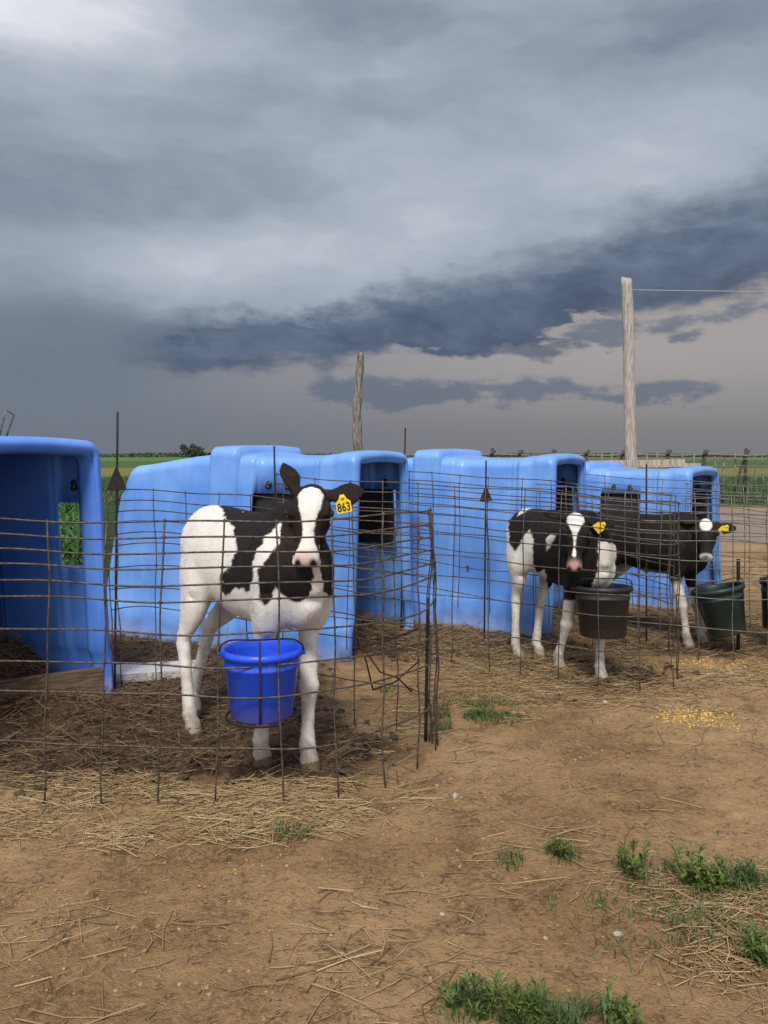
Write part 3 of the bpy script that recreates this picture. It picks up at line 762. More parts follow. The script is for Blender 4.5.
    n = len(me.vertices); co = np.empty(n*3); me.vertices.foreach_get('co', co); co = co.reshape(-1, 3)
    c_, s_ = math.cos(rz), math.sin(rz)
    # extra smoothing of trunk, neck and thighs
    ne = len(me.edges); ed_ = np.empty(ne*2, np.int32); me.edges.foreach_get('vertices', ed_); ed_ = ed_.reshape(-1, 2)
    Mh = np.array([list(hx), list(hy), list(hz)])
    hc = (co-np.array(poll))@Mh.T; hc[:, 0] /= HL; hc[:, 1:] /= q
    wgt = sst(co[:, 2], .36*k, .52*k); nearh = (hc[:, 0] > -.08) & (hc[:, 0] < 1.12) & (np.abs(hc[:, 1]) < .105) & (hc[:, 2] > -.115) & (hc[:, 2] < .12)
    earm = (np.abs(hc[:, 1]) > .06) & (hc[:, 0] < .4) & (co[:, 2] > poll.z-.10) & (hc[:, 2] > -.16); earm &= (np.abs(hc[:, 1]) < .30) & (hc[:, 0] > -.6); earm |= (hc[:, 0] > -1.1) & (hc[:, 0] < .1) & (co[:, 2] > poll.z-.01)
    wgt = np.where(nearh | earm, .0, wgt)
    deg = np.bincount(ed_.ravel(), minlength=n).astype(float)[:, None]
    for it in range(10):
        wgt = .5*wgt+.5*(np.bincount(ed_[:, 0], wgt[ed_[:, 1]], n)+np.bincount(ed_[:, 1], wgt[ed_[:, 0]], n))/deg[:, 0]
    for it in range(int(95*(.0055/voxel)**2)):
        acc = np.zeros_like(co)
        for ax_ in range(3):
            acc[:, ax_] = np.bincount(ed_[:, 0], co[ed_[:, 1], ax_], n)+np.bincount(ed_[:, 1], co[ed_[:, 0], ax_], n)
        co = co+(acc/deg-co)*(wgt*.65)[:, None]
    # nostril hollows and mouth line
    hc = (co-np.array(poll))@Mh.T; hc[:, 0] /= HL; hc[:, 1:] /= q
    for s in (-1, 1):
        dn = np.exp(-((hc[:, 0]-.99)/.045)**2-((hc[:, 1]-s*.027)/.011)**2-((hc[:, 2]+.020)/.017)**2)
        co = co-(np.array(list(hx))*.012*q)[None, :]*dn[:, None]
    me.vertices.foreach_set('co', co.ravel()); me.update()
    nr = np.empty(n*3); me.vertices.foreach_get('normal', nr); nr = nr.reshape(-1, 3)
    # coat relief: slight lumps
    amp = (fbm(co[:, 0]*30+co[:, 2]*11, co[:, 1]*30+co[:, 2]*17, 3, 9)-.5)*.0035
    co2 = co+nr*amp[:, None]; me.vertices.foreach_set('co', co2.ravel())
    c_, s_ = math.cos(rz), math.sin(rz)
    W = np.column_stack([co[:, 0]*c_-co[:, 1]*s_+O[0], co[:, 0]*s_+co[:, 1]*c_+O[1], co[:, 2]])
    # head coordinates
    Mh = np.array([list(hx), list(hy), list(hz)]); hc = (co-np.array(poll))@Mh.T; hc[:, 0] /= HL; hc[:, 1:] /= q
    colr = paint(co, W, hc)
    colr = colr.astype(float)
    for leg in pose['legs']:
        hf = leg['hoof']; m = (np.hypot(co[:, 0]-hf[0], co[:, 1]-hf[1]) < .075) & (co[:, 2] < .036*k+.006*np.sin(co[:, 0]*90))
        colr[m] = (.045, .036, .030)
    m = sst(co[:, 2]+(fbm(co[:, 0]*40, co[:, 1]*40+co[:, 2]*30, 3, 4)-.5)*.16, .15, .03)[:, None]
    colr = colr*(1-.6*m)+np.array([.17, .12, .075])*.6*m
    ca = me.color_attributes.new('Col', 'FLOAT_COLOR', 'POINT')
    ca.data.foreach_set('color', np.column_stack([colr, np.ones(n)]).astype(np.float32).ravel())
    me.materials.clear(); me.materials.append(M_COAT); me.shade_smooth()
    bo = bpy.data.objects.new('body', me); COL.objects.link(bo); bo.parent = e
    # short coat hair: one sliver per hair, lying back along the body
    r_ = np.random.default_rng(5); me.calc_loop_triangles(); nt = len(me.loop_triangles); tv = np.empty(nt*3, np.int32); me.loop_triangles.foreach_get('vertices', tv); tv = tv.reshape(-1, 3)
    A_, B_, C_ = co2[tv[:, 0]], co2[tv[:, 1]], co2[tv[:, 2]]; ar = np.linalg.norm(np.cross(B_-A_, C_-A_), axis=1)
    nh = pose.get('hair', 60000); ti = r_.choice(nt, nh, p=ar/ar.sum()); u_ = r_.random(nh); v_ = r_.random(nh); fl_ = u_+v_ > 1; u_[fl_] = 1-u_[fl_]; v_[fl_] = 1-v_[fl_]
    P0 = A_[ti]+(B_[ti]-A_[ti])*u_[:, None]+(C_[ti]-A_[ti])*v_[:, None]; N_ = nr[tv[ti, 0]]; hcv = hc[tv[ti, 0]]; cv = colr[tv[ti, 0]]
    g_ = np.tile(np.array([-.75, 0, -.65]), (nh, 1)); onh = (hcv[:, 0] > -.05) & (hcv[:, 0] < 1.1) & (np.abs(hcv[:, 1]) < .11) & (hcv[:, 2] > -.12) & (hcv[:, 2] < .11)
    g_[onh] = -np.array(list(hx))*.4+np.array([0, 0, -.6]); legm = (P0[:, 2] < .48*k); g_[legm] = (-.1, 0, -1)
    g_ = g_+r_.normal(0, .28, (nh, 3)); g_ -= N_*np.sum(g_*N_, 1)[:, None]; g_ /= np.linalg.norm(g_, axis=1)[:, None]+1e-9
    Lh = (.0085*(.6+.7*r_.random(nh)))*np.where(onh, .55, 1.)*np.where(legm, .7, 1.); keep = ~((hcv[:, 0] > .90) & onh); tipv = P0+(g_*.90+N_*(.30+.15*r_.random(nh))[:, None])*Lh[:, None]
    sd_ = np.cross(g_, N_)*.0007; V_ = np.stack([P0-sd_, P0+sd_, tipv], 1)[keep].reshape(-1, 3); cv = cv[keep]*(.72+.5*r_.random(keep.sum()))[:, None]; nk_ = len(cv)
    hm = bpy.data.meshes.new('hair'); hm.vertices.add(nk_*3); hm.vertices.foreach_set('co', V_.ravel()); hm.loops.add(nk_*3); hm.loops.foreach_set('vertex_index', np.arange(nk_*3, dtype=np.int32))
    hm.polygons.add(nk_); hm.polygons.foreach_set('loop_start', np.arange(nk_, dtype=np.int32)*3); hm.polygons.foreach_set('loop_total', np.full(nk_, 3, np.int32)); hm.update()
    ca = hm.color_attributes.new('Col', 'FLOAT_COLOR', 'POINT'); ca.data.foreach_set('color', np.column_stack([np.repeat(np.clip(cv, 0, .86), 3, 0), np.ones(nk_*3)]).astype(np.float32).ravel())
    hm.materials.append(M_HAIR); ho = bpy.data.objects.new('hair', hm); COL.objects.link(ho); ho.parent = e; ho['kind'] = 'stuff'
    for s in (-1, 1):
        mb = MB(); eb = Body(); eb.ball((0, 0, 0), .0175*q); ey = mesh_obj('eye', eb.mb.v, eb.mb.f, M_EYE, e); ey.location = hp(.335, s*.0800, .006)
    # ear tag
    tg = pose.get('tag')
    if tg:
        base = hp(.06, tg['s']*.062, .0); ed = pose['ear_l'] if tg['s'] > 0 else pose['ear_r']
        d = (hx*ed[0]+hy*ed[1]+hz*ed[2]).normalized()
        c = base+d*(ed[6]*tg['t'])
        fx, fy = f; toc = Vector((-(O[0]), -(O[1]), 0)); loc_cam = Vector((toc.x*c_+toc.y*s_, -toc.x*s_+toc.y*c_, 0)).normalized()
        c = c+loc_cam*tg.get('off', .022)+Vector((0, 0, tg.get('dz', -.02)))
        te = None
        Vp = [(-.030, 0, -.040), (.030, 0, -.040), (.033, 0, -.034), (.032, 0, .008), (.018, 0, .020), (.009, 0, .040), (-.009, 0, .040), (-.018, 0, .020), (-.032, 0, .008), (-.033, 0, -.034)]
        s2 = tg.get('size', 1.0)
        V = [(x*s2, -.0012, z*s2) for x, _, z in Vp]+[(x*s2, .0012, z*s2) for x, _, z in Vp]; m_ = len(Vp)
        F = [tuple(range(m_)), tuple(range(m_, 2*m_))[::-1]]+[(i, i+m_, (i+1) % m_+m_, (i+1) % m_) for i in range(m_)]
        t_ = mesh_obj('ear_tag', V, F, M_TAG, e, False); t_.location = c
        t_.rotation_euler = (tg.get('pitch', .1), tg.get('rollt', 0.), math.atan2(loc_cam.y, loc_cam.x)+math.pi/2+tg.get('yaw', 0))
        mb = MB(); mb.tube([(0, -.006, .028*s2), (0, .008, .028*s2)], .007*s2, 10); mb.build('button', M_TAG, t_)
        if tg.get('text'):
            cu = bpy.data.curves.new('n', 'FONT'); cu.body = tg['text']; cu.size = .042*s2; cu.align_x = 'CENTER'; cu.align_y = 'CENTER'; cu.extrude = .0006; cu.offset = .0004
            to = bpy.data.objects.new('n', cu); COL.objects.link(to)
            dg = bpy.context.evaluated_depsgraph_get(); tm = bpy.data.meshes.new_from_object(to.evaluated_get(dg)); bpy.data.objects.remove(to)
            tm.materials.clear(); tm.materials.append(M_INK); tn = bpy.data.objects.new('tag_number', tm); COL.objects.link(tn); tn.parent = t_
            tn.location = (0, -.0025, -.016*s2); tn.rotation_euler = (R(90), 0, 0); tn.scale = (.92, 1.25, 1)
    return e

WHITE = np.array([.79, .76, .705]); BLACK = np.array([.011, .009, .008]); BROWNB = np.array([.045, .024, .014]); PINK = np.array([.62, .36, .33])
def proj(W):
    return 384+FPX*W[:, 0]/W[:, 1], HOR-FPX*(W[:, 2]-CAM_H)/W[:, 1]
def jit(W, a=1.0, f=45):
    return (fbm(W[:, 0]*f+W[:, 2]*f*.7, W[:, 1]*f*.3+W[:, 2]*f, 3, 61)-.5)*a, (fbm(W[:, 1]*f+W[:, 2]*f*.5+9, W[:, 0]*f+3-W[:, 2]*f*.4, 3, 71)-.5)*a
def lerpc(c, m, col): return c*(1-m[:, None])+col*m[:, None]
def face(c, hc, blaze, muzzle=.84, pink=True, w=None, black=BLACK):
    """paint head: hc = (along, across, up)"""
    x, y, z = hc.T
    head = (x > -.3) & (x < 1.15) & (np.abs(y) < .2) & (z > -.13) & (z < .12)
    return head

def paint1(co, W, hc):
    jx, jy = jit(W, 4., 60); kx_, ky_ = jit(W, 13., 13); px, py = proj(W); px = px+jx+kx_; py = py+jy+ky_
    n = len(co); c = np.tile(WHITE, (n, 1))
    hx_, hy_, hz_ = hc.T
    head = (hx_ > -.12) & (np.abs(hy_) < .12) & (hz_ > -.125) & (hz_ < .11) & (hx_ < 1.2)
    head = head & ((co[:, 2]) > .80)
    ears = (hx_ > -.9) & (hx_ < .5) & (np.abs(hy_) > .07) & (hz_ > -.08) & (co[:, 2] > .97)
    body = ~(head | ears)
    P = [[(213, 500), (236, 497), (262, 500), (292, 500), (300, 514), (288, 517), (276, 524), (266, 536), (258, 552), (252, 566), (256, 578), (250, 590), (238, 588), (224, 593), (218, 585), (228, 562), (235, 545), (234, 528), (222, 512)],
         [(286, 520), (296, 508), (318, 500), (340, 520), (336, 596), (328, 600), (322, 590), (320, 560), (312, 556), (311, 590), (304, 600), (292, 600), (278, 590), (270, 602), (260, 606), (254, 598), (262, 584), (260, 570), (270, 556), (280, 540)]]
    for poly in P:
        d = sdpoly(px, py, poly); m = sst(d, -.8, .8)*body*(co[:, 2] > .60)
        c = lerpc(c, m, BLACK*1.3)
    # small white islands inside the saddle patch
    d = sdpoly(px, py, [(240, 505), (252, 503), (256, 508), (244, 511)]); c = lerpc(c, sst(d, -.8, .8)*body, WHITE)
    # head: black sides, white blaze, white muzzle
    k = head | ears | ((co[:, 2] > 1.055) & (np.abs(hy_) > .05))
    c[k] = BROWNB*.30+BLACK*.4
    w = np.interp(hx_, [.0, .04, .12, .30, .46, .60, .74, .88, 1.05], [-.01, .030, .050, .044, .028, .020, .026, .046, .07])
    bl = sst(w-np.abs(hy_-.004)+jx*.0012, -.002, .002)*head*(hz_ > -.055)
    c = lerpc(c, bl, WHITE)
    mz = sst(hx_+jx*.008, .80, .84)*head*(hz_ > -.10)*(np.abs(hy_) < .062)*(hx_ < 1.08); c = lerpc(c, mz, WHITE*.98)
    under = head & (hz_ < -.075) & (np.abs(hy_) < .035); c[under] = WHITE*.9
    nm = np.exp(-((hx_-.97)/.07)**2-(hy_/.036)**2)*head*(hz_ > -.05); c = lerpc(c, np.clip(nm*1.0, 0, .62), PINK)
    for s in (-1, 1):
        nn = np.exp(-((hx_-.99)/.05)**2-((hy_-s*.027)/.011)**2-((hz_+.022)/.017)**2); c = lerpc(c, np.clip(nn*2.6, 0, .97)*head, np.array([.02, .010, .009]))
    mo = np.exp(-((hz_+.062)/.005)**2)*(hx_ > .82)*head; c = lerpc(c, mo*.8, np.array([.10, .05, .045]))
    return c
# calf with the tag 863
def legf(side, knee, fet, hoof): return dict(fore=True, side=side, j=(knee, fet), hoof=hoof)
def legh(side, st, hk, fet, hoof): return dict(fore=False, side=side, j=(st, hk, fet), hoof=hoof)
def to_local(O, f, x, y):
    dx, dy = x-O[0], y-O[1]; return (dx*f[0]+dy*f[1], -dx*f[1]+dy*f[0])
O1 = (-.385, 3.13); f1 = Vector((.60, -.80))
def hl(O, f, px, py):
    x, y = G(px, py); return to_local(O, f, x, y)
ha = hl(O1, f1, 262, 764); hb_ = hl(O1, f1, 309, 769); hc1 = hl(O1, f1, 193, 737)
def loc3(O, f, p): a, b = to_local(O, f, p.x, p.y); return (a, b, p.z)
pose1 = dict(
    poll=loc3(O1, f1, PT(312, 491, 3.02)), nose=loc3(O1, f1, PT(305, 562, 2.86)), hs=.95,
    # ear: dir (head frame x,y,z), blade axis, length, cup, width
    ear_l=(-.05, 1.0, .12, 1, .1, .0, .142, 1, 1.22), ear_r=(-.90, -.42, .05, .35, -.8, .5, .150, 1, .95),
    legs=[legf(-1, (ha[0]-.005, ha[1]-.01, .305), (ha[0]-.015, ha[1], .085), ha),
          legf(1, ((hb_[0]+.06)*.62, hb_[1]+.012, .31), (hb_[0]-.015, hb_[1], .085), hb_),
          legh(-1, (-.49, -.125, .61), (-.605, hc1[1]+.01, .395), (hc1[0]-.035, hc1[1], .09), hc1),
          legh(1, (-.51, .11, .61), (-.735, .02, .40), (-.80, -.04, .09), (-.765, -.05))],
    tag=dict(s=1, t=.42, text='863', dz=-.036, off=.032, size=.86, rollt=-.18))
calf('white calf with black patches and yellow ear tag 863, standing behind the bright blue bucket', O1, f1, 1.0, pose1, paint1, voxel=.005)

def paint2(co, W, hc):
    jx, jy = jit(W, 3.5); px, py = proj(W); px = px+jx; py = py+jy
    n = len(co); c = np.tile(WHITE*.95, (n, 1)); hx_, hy_, hz_ = hc.T
    head = (hx_ > -.12) & (np.abs(hy_) < .12) & (hz_ > -.125) & (hz_ < .11) & (hx_ < 1.2)
    ears = (hx_ > -.9) & (hx_ < .5) & (np.abs(hy_) > .07) & (hz_ > -.08) & (co[:, 2] > .78)
    body = ~(head | ears)
    P = [[(508, 520), (514, 508), (522, 500), (560, 498), (600, 500), (640, 505), (640, 540), (612, 545), (600, 560), (600, 596), (552, 600), (545, 570), (536, 572), (533, 560), (533, 535), (529, 530), (522, 540), (516, 552), (510, 545)],
         [(545, 560), (575, 560), (598, 575), (596, 600), (548, 600)]]
    for poly in P:
        d = sdpoly(px, py, poly); c = lerpc(c, sst(d, -.7, .7)*body*(co[:, 2] > .40), BLACK*1.4)
    for poly in ([(518, 516), (524, 503), (540, 503), (532, 508), (524, 512)], [(546, 540), (550, 534), (556, 536), (552, 544), (548, 552)], [(598, 541), (612, 543), (624, 556), (606, 580), (590, 592), (598, 570)]):
        d = sdpoly(px, py, poly); c = lerpc(c, sst(d, -.7, .7)*body, WHITE*.95)
    # streak of black down the near foreleg
    k = head | ears; c[k] = BLACK*1.2
    w = np.interp(hx_, [-.1, .02, .14, .26, .40, .52, .64, .78, .85, 1.0], [.012, .048, .054, .036, .015, .007, .005, .012, -.01, -.02])
    c = lerpc(c, sst(w-np.abs(hy_)+jx*.0014, -.002, .002)*head*(hz_ > -.05), WHITE)
    nm = np.exp(-((hx_-.97)/.10)**2-(hy_/.042)**2)*head; c = lerpc(c, np.clip(nm*1.0, 0, .75)*(hz_ > -.06), PINK*.95)
    for s in (-1, 1):
        nn = np.exp(-((hx_-.99)/.05)**2-((hy_-s*.027)/.011)**2-((hz_+.022)/.017)**2); c = lerpc(c, np.clip(nn*1.8, 0, .95)*head, np.array([.03, .015, .013]))
    return c
O2 = (1.09, 4.36); f2 = Vector((.38, -.925)); S2 = .90
h1 = hl(O2, f2, 518, 660); h2 = hl(O2, f2, 539, 658); a1 = hl(O2, f2, 559, 671); a2 = hl(O2, f2, 601, 682)
pose2 = dict(len=.95,
    poll=loc3(O2, f2, PT(576, 517, 4.22)), nose=loc3(O2, f2, PT(574, 568, 4.06)), hs=.84,
    ear_l=(.12, 1.0, -.05, 1, -.1, .2, .15, 1, .95), ear_r=(-.35, -.9, -.1, 1, .1, .3, .13, 1, .8),
    legs=[legf(-1, (.02, -.085, .28), (a1[0]-.02, a1[1], .08), a1),
          legf(1, (.16, .05, .29), (a2[0]-.02, a2[1], .08), a2),
          legh(-1, (-.44, -.115, .55), (-.52, -.11, .36), (h1[0]-.03, h1[1], .085), h1),
          legh(1, (-.44, .10, .55), (-.50, .06, .36), (h2[0]-.03, h2[1], .085), h2)],
    tag=dict(s=1, t=.48, dz=-.02, size=.78, rollt=.9, text=None))
calf('black calf with white legs and a white forehead triangle, above the black bucket', O2, f2, S2, pose2, paint2, voxel=.006)

def paint3(co, W, hc):
    jx, jy = jit(W, 3.0); px, py = proj(W); px = px+jx; py = py+jy
    n = len(co); c = np.tile(BLACK*1.5, (n, 1)); hx_, hy_, hz_ = hc.T
    head = (hx_ > -.12) & (np.abs(hy_) < .12) & (hz_ > -.125) & (hz_ < .11) & (hx_ < 1.2)
    legs = sst(co[:, 2]+jx*.01, .43, .38)*(co[:, 0] > -.3); c = lerpc(c, legs*((co[:, 1] < .05) | (co[:, 2] < .36)), WHITE*.92)
    c = lerpc(c, sst(co[:, 2]+jx*.01, .30, .24)*(co[:, 0] < -.3), WHITE*.92)
    c = lerpc(c, sst(co[:, 2]+jx*.012, .475, .44)*(np.abs(co[:, 1]) < .12)*(co[:, 0] < .0), WHITE*.8)
    d = np.hypot((hx_-.16)/.20, hy_/.044); c = lerpc(c, sst(-d+jx*.02, -1.1, -.9)*head*(hz_ > -.04), WHITE)
    c = lerpc(c, sst(hx_, .86, .93)*head*(hz_ > -.03), WHITE*.6)
    nn = np.exp(-((hx_-.985)/.05)**2-((hy_)/.02)**2); c = lerpc(c, np.clip(nn, 0, .8)*head, BLACK)
    return c
O3 = (1.88, 5.08); f3 = Vector((.62, -.785)); S3 = .84
c1_ = hl(O3, f3, 688, 649); c2_ = hl(O3, f3, 702, 645)
pose3 = dict(
    poll=loc3(O3, f3, PT(706, 522, 4.93)), nose=loc3(O3, f3, PT(706, 558, 4.77)), hs=.80,
    ear_l=(.22, 1.0, .0, 1, -.1, .2, .125, 1, 1.15), ear_r=(-.1, -.9, .1, 1, .1, .3, .11, 1, 1.0),
    legs=[legf(-1, (.01, -.07, .26), (c1_[0]-.02, c1_[1], .075), c1_),
          legf(1, (.06, .05, .26), (c2_[0]-.02, c2_[1], .075), c2_),
          legh(-1, (-.42, -.105, .51), (-.545, -.10, .33), (-.54, -.10, .075), (-.51, -.10)),
          legh(1, (-.42, .10, .51), (-.60, .08, .33), (-.60, .08, .075), (-.57, .08))],
    tag=dict(s=1, t=.45, dz=-.015, size=.75, rollt=.7, text=None))
calf('mostly black calf with a small white forehead spot, looking out above the dark green bucket', O3, f3, S3, pose3, paint3, voxel=.006)

# ------------------------------------------------------------------ poles, cable, boards
def pole(px, ytop, Y, rb, rt, lean, label, mat, knots):
    z1 = CAM_H+(HOR-ytop)*Y/FPX; x1 = (px-384)*Y/FPX
    e = empty('wooden_pole', (x1-lean, Y, 0), label=label, cat='pole', group='wooden poles behind the hutches')
    rg = random.Random(int(px)); seg = 14; V = []; F = []; n = 60; ph = [rg.uniform(0, 6) for _ in range(6)]
    for i in range(n+1):
        t = i/n; z = z1*t; r = rb+(rt-rb)*t
        cx = lean*t + knots*.5*math.sin(t*7+ph[0])*r; cy = knots*.3*math.sin(t*5+ph[1])*r
        for k in range(seg):
            a = 2*math.pi*k/seg
            q = 1+knots*(.12*math.sin(3*a+t*9+ph[2])+.10*math.sin(t*38+ph[3]+2*a)+.05*math.sin(5*a+ph[4]))+rg.uniform(-.02, .02)
            zt = z + (rg.uniform(-.05, .06) if i == n else 0)
            V.append((cx+r*q*math.cos(a), cy+r*q*math.sin(a), zt))
    F = [(i*seg+k, i*seg+(k+1) % seg, (i+1)*seg+(k+1) % seg, (i+1)*seg+k) for i in range(n) for k in range(seg)]+[tuple(n*seg+k for k in range(seg))]
    mesh_obj('shaft', V, F, mat, e, True)
    return e, z1
pe, pz = pole(626, 280, 14.5, .115, .098, -.14, 'tall pale wooden pole behind the hutches on the right', M_WOOD, .25)
pole(359, 353, 14.0, .095, .062, .01, 'shorter gnarled grey wooden pole behind the ribbed hutch', M_WOODD, 1.0)
mb = MB(); a = Vector(((630-384)*14.5/800, 14.5, CAM_H+(HOR-290)*14.5/800)); b_ = Vector((16, 17, 1.2+163.5*17/800))
mb.tube([a.lerp(b_, t)+Vector((0, 0, -.04*math.sin(t*math.pi))) for t in np.linspace(0, 1, 20)], .010, 5)
tag(mb.build('cable', M_CABLE), 'thin grey cable stretched to the right from the tall pale pole', 'cable')

def board(c, size, rz, mat, label, tilt=0.):
    mb = MB(); mb.box((0, 0, 0), size); o = mb.build('board', mat, None, False); o.location = c; o.rotation_euler = (tilt, 0, rz)
    bv = o.modifiers.new('b', 'BEVEL'); bv.width = .004; bv.segments = 2; return tag(o, label, 'board')
x, y = G(136, 678); board((x, y, .03), (.66, .20, .05), math.radians(14), M_BOARD, 'pale grey board lying against the foot of the ribbed hutch')
x, y = G(42, 703); board((x+.02, y+.02, .06), (.58, .035, .15), math.radians(32), M_BOARDB, 'brown board standing on edge across the mouth of the leftmost hutch')

# ------------------------------------------------------------------ back fence on the right
def back_fence():
    e = empty('pipe_fence', (4.0, 20.0, 0), label='low rail fence with many leaning posts along the green field on the right', cat='fence')
    rg = random.Random(5); Yf = 20.
    def wx(px, Y=Yf): return (px-384)*Y/FPX-4.0
    mb = MB(); n = 60
    for zz, r in ((1.20, .026), (1.10, .016), (.92, .010), (.72, .012), (.45, .010)):
        pts = [(wx(395+i*10), .4*math.sin(i*.1), zz+.012*math.sin(i*.9+zz*9)) for i in range(n)]
        mb.tube(pts, r, 6)
    mb.build('rail', M_WOODD, e)
    for i, px in enumerate([430, 462, 492, 520, 553, 586, 623, 668, 705, 746, 790, 835, 880]):
        big = i % 2 == 0 or px > 690
        mb = MB(); x = wx(px); l = rg.uniform(-.12, .12)
        mb.tube([(x+l, 0, 0), (x+l*.4, .0, .7), (x, .0, 1.30+rg.uniform(-.03, .08))], [.05, .042, .038], 7)
        if big: mb.tube([(x-.35, .05, 0), (x+.03, .05, 1.33)], [.035, .03], 6)
        mb.tube([(x-.05, -.03, 1.20), (x, -.06, 1.25), (x+.06, -.02, 1.30), (x+.02, .03, 1.24)], .035, 6)
        mb.build('post', M_POST, e)
    for px in (568, 576, 602, 612, 636, 647, 657, 682, 694, 715, 724, 735, 755, 762, 775):
        mb = MB(); x = wx(px); mb.tube([(x+rg.uniform(-.05, .05), 0, 0), (x, 0, 1.24)], .022, 6); mb.build('post', M_WOODD, e)
    return e
back_fence()
mb = MB()
for (x0, x1, y_, zc, th) in ((588, 684, 11.0, 1.09, .085), (600, 700, 11.4, 1.05, .05)):
    a = (x0-384)*y_/800; b_ = (x1-384)*y_/800
    mb.box(((a+b_)/2, y_, zc), (b_-a, .10, th), Matrix.Rotation(-.015, 3, 'Y'))
for px in (600, 672): mb.box(((px-384)*11.2/800, 11.2, .50), (.10, .09, 1.0))
tag(mb.build('lumber_rack', M_WOOD, None, False), 'pale lumber boards resting on two posts behind the hutches', 'lumber')

# ------------------------------------------------------------------ vegetation
def blades(mb, x, y, z, n, h, spread, w=.006, rg=random, bend=.5):
    for _ in range(n):
        a = rg.uniform(0, 2*math.pi); r = spread*math.sqrt(rg.random()); bx = x+r*math.cos(a); by = y+r*math.sin(a)
        hh = h*rg.uniform(.45, 1.1); da = rg.uniform(0, 2*math.pi); b = bend*hh*rg.uniform(.2, 1.0); ww = w*rg.uniform(.6, 1.2)
        dx, dy = math.cos(da), math.sin(da); sx, sy = -dy*ww/2, dx*ww/2
        V = []
        for t, k in ((0, 1.), (.4, .9), (.75, .6)):
            p = (bx+dx*b*t*t, by+dy*b*t*t, z+hh*t*(1-.15*t)); V += [(p[0]-sx*k, p[1]-sy*k, p[2]), (p[0]+sx*k, p[1]+sy*k, p[2])]
        V.append((bx+dx*b, by+dy*b, z+hh*.86))
        mb.add(V, [(0, 1, 3, 2), (2, 3, 5, 4), (4, 5, 6)])
def weed(mb, x, y, z, h, nst, rg):
    # leafy weed: many upright stems from one root crown, narrow leaves
    mb.tube([(x, y, z-.02), (x, y, z+.012)], [.016, .010], 6)
    for _ in range(nst):
        a = rg.uniform(0, 6.28); l = rg.uniform(0, .75); hh = h*rg.uniform(.5, 1.1); bx = x+math.cos(a)*.008; by = y+math.sin(a)*.008
        tip = Vector((bx+math.cos(a)*l*hh, by+math.sin(a)*l*hh, z+hh*(1-.2*l))); b0 = Vector((bx, by, z))
        md = b0.lerp(tip, .5)+Vector((math.cos(a), math.sin(a), 0))*l*hh*.15
        mb.tube([b0, md, tip], [.0022, .0018, .001], 4)
        nl = int(16*hh/.1)+8
        for i in range(nl):
            t = rg.uniform(.1, 1.0); p = b0.lerp(md, t*2) if t < .5 else md.lerp(tip, t*2-1); az = rg.uniform(0, 6.28); L = .042*rg.uniform(.6, 1.25)*(1.15-t*.5); up = rg.uniform(.2, 1.4)
            d = Vector((math.cos(az), math.sin(az), up)).normalized(); s = d.cross(Vector((0, 0, 1))).normalized()*L*.10
            q = p+d*L*.5+Vector((0, 0, .005)); e_ = p+d*L+Vector((0, 0, -.004))
            mb.add([p, q-s, e_, q+s], [(0, 1, 2, 3)])
rg = random.Random(3)
TUFTS = [ # px, py, kind, height, size, label
    (695, 890, 'w', .13, 11, 'tallest leafy green weed clump at the right, amid dry straw'),
    (632, 878, 'w', .12, 5, 'upright leafy green weed just left of the tallest clump'),
    (745, 885, 'w', .08, 3, 'small weed right of the tallest weed clump'),
    (715, 893, 'w', .11, 5, 'weed touching the right side of the tallest weed clump'),
    (760, 962, 'w', .10, 9, 'leafy weed clump at the right edge, below the straw'),
    (510, 862, 'g', .07, 60, 'small sparse grass tuft left of the weeds, on bare dirt'),
    (560, 858, 'w', .07, 4, 'tiny weed between the sparse tuft and the upright weed'),
    (290, 832, 'g', .06, 90, 'small green grass tuft on the straw band, below the bright blue bucket'),
    (484, 1010, 'w', .13, 4, 'single upright weed at the bottom edge'),
    (525, 1018, 'w', .11, 10, 'leafy weed clump at the bottom edge, right of the single upright weed'),
    (622, 1022, 'w', .10, 4, 'rightmost weed of those at the bottom edge'),
    (455, 1000, 'w', .06, 3, 'tiny weed left of the single upright weed at the bottom'),
    (440, 728, 'g', .06, 90, 'thin grass beside the foot of the corner stake'),
    (385, 690, 'g', .06, 60, 'grass tuft inside the wire corner'),
    (600, 905, 'g', .05, 40, 'faint short grass at the left end of the straw heap'),
    (715, 925, 'g', .05, 50, 'short grass poking out of the straw heap'),
]
for px, py, kd, h, nn, lab in TUFTS:
    x, y = G(px, py); mb = MB(); zz = float(ground_h(np.array([x]), np.array([y]))[0])-.004
    if kd == 'w': weed(mb, x, y, zz, h*.78, nn+3, rg); blades(mb, x, y, zz-.003, 14+nn*2, h*.55, .05, .003, rg, 1.0)
    elif kd == 'g':
        mb.tube([(x, y, zz-.02), (x, y, zz+.006)], [.02, .012], 6); blades(mb, x, y, zz-.004, nn, h, .035+.00025*nn, .0035, rg, .9)
    o = mb.build('weed' if kd == 'w' else 'grass_tuft', M_LEAF if kd == 'w' else M_GRASS, None, False)
    tag(o, lab, 'weed' if kd == 'w' else 'grass tuft', 'weeds and grass tufts on the dirt')
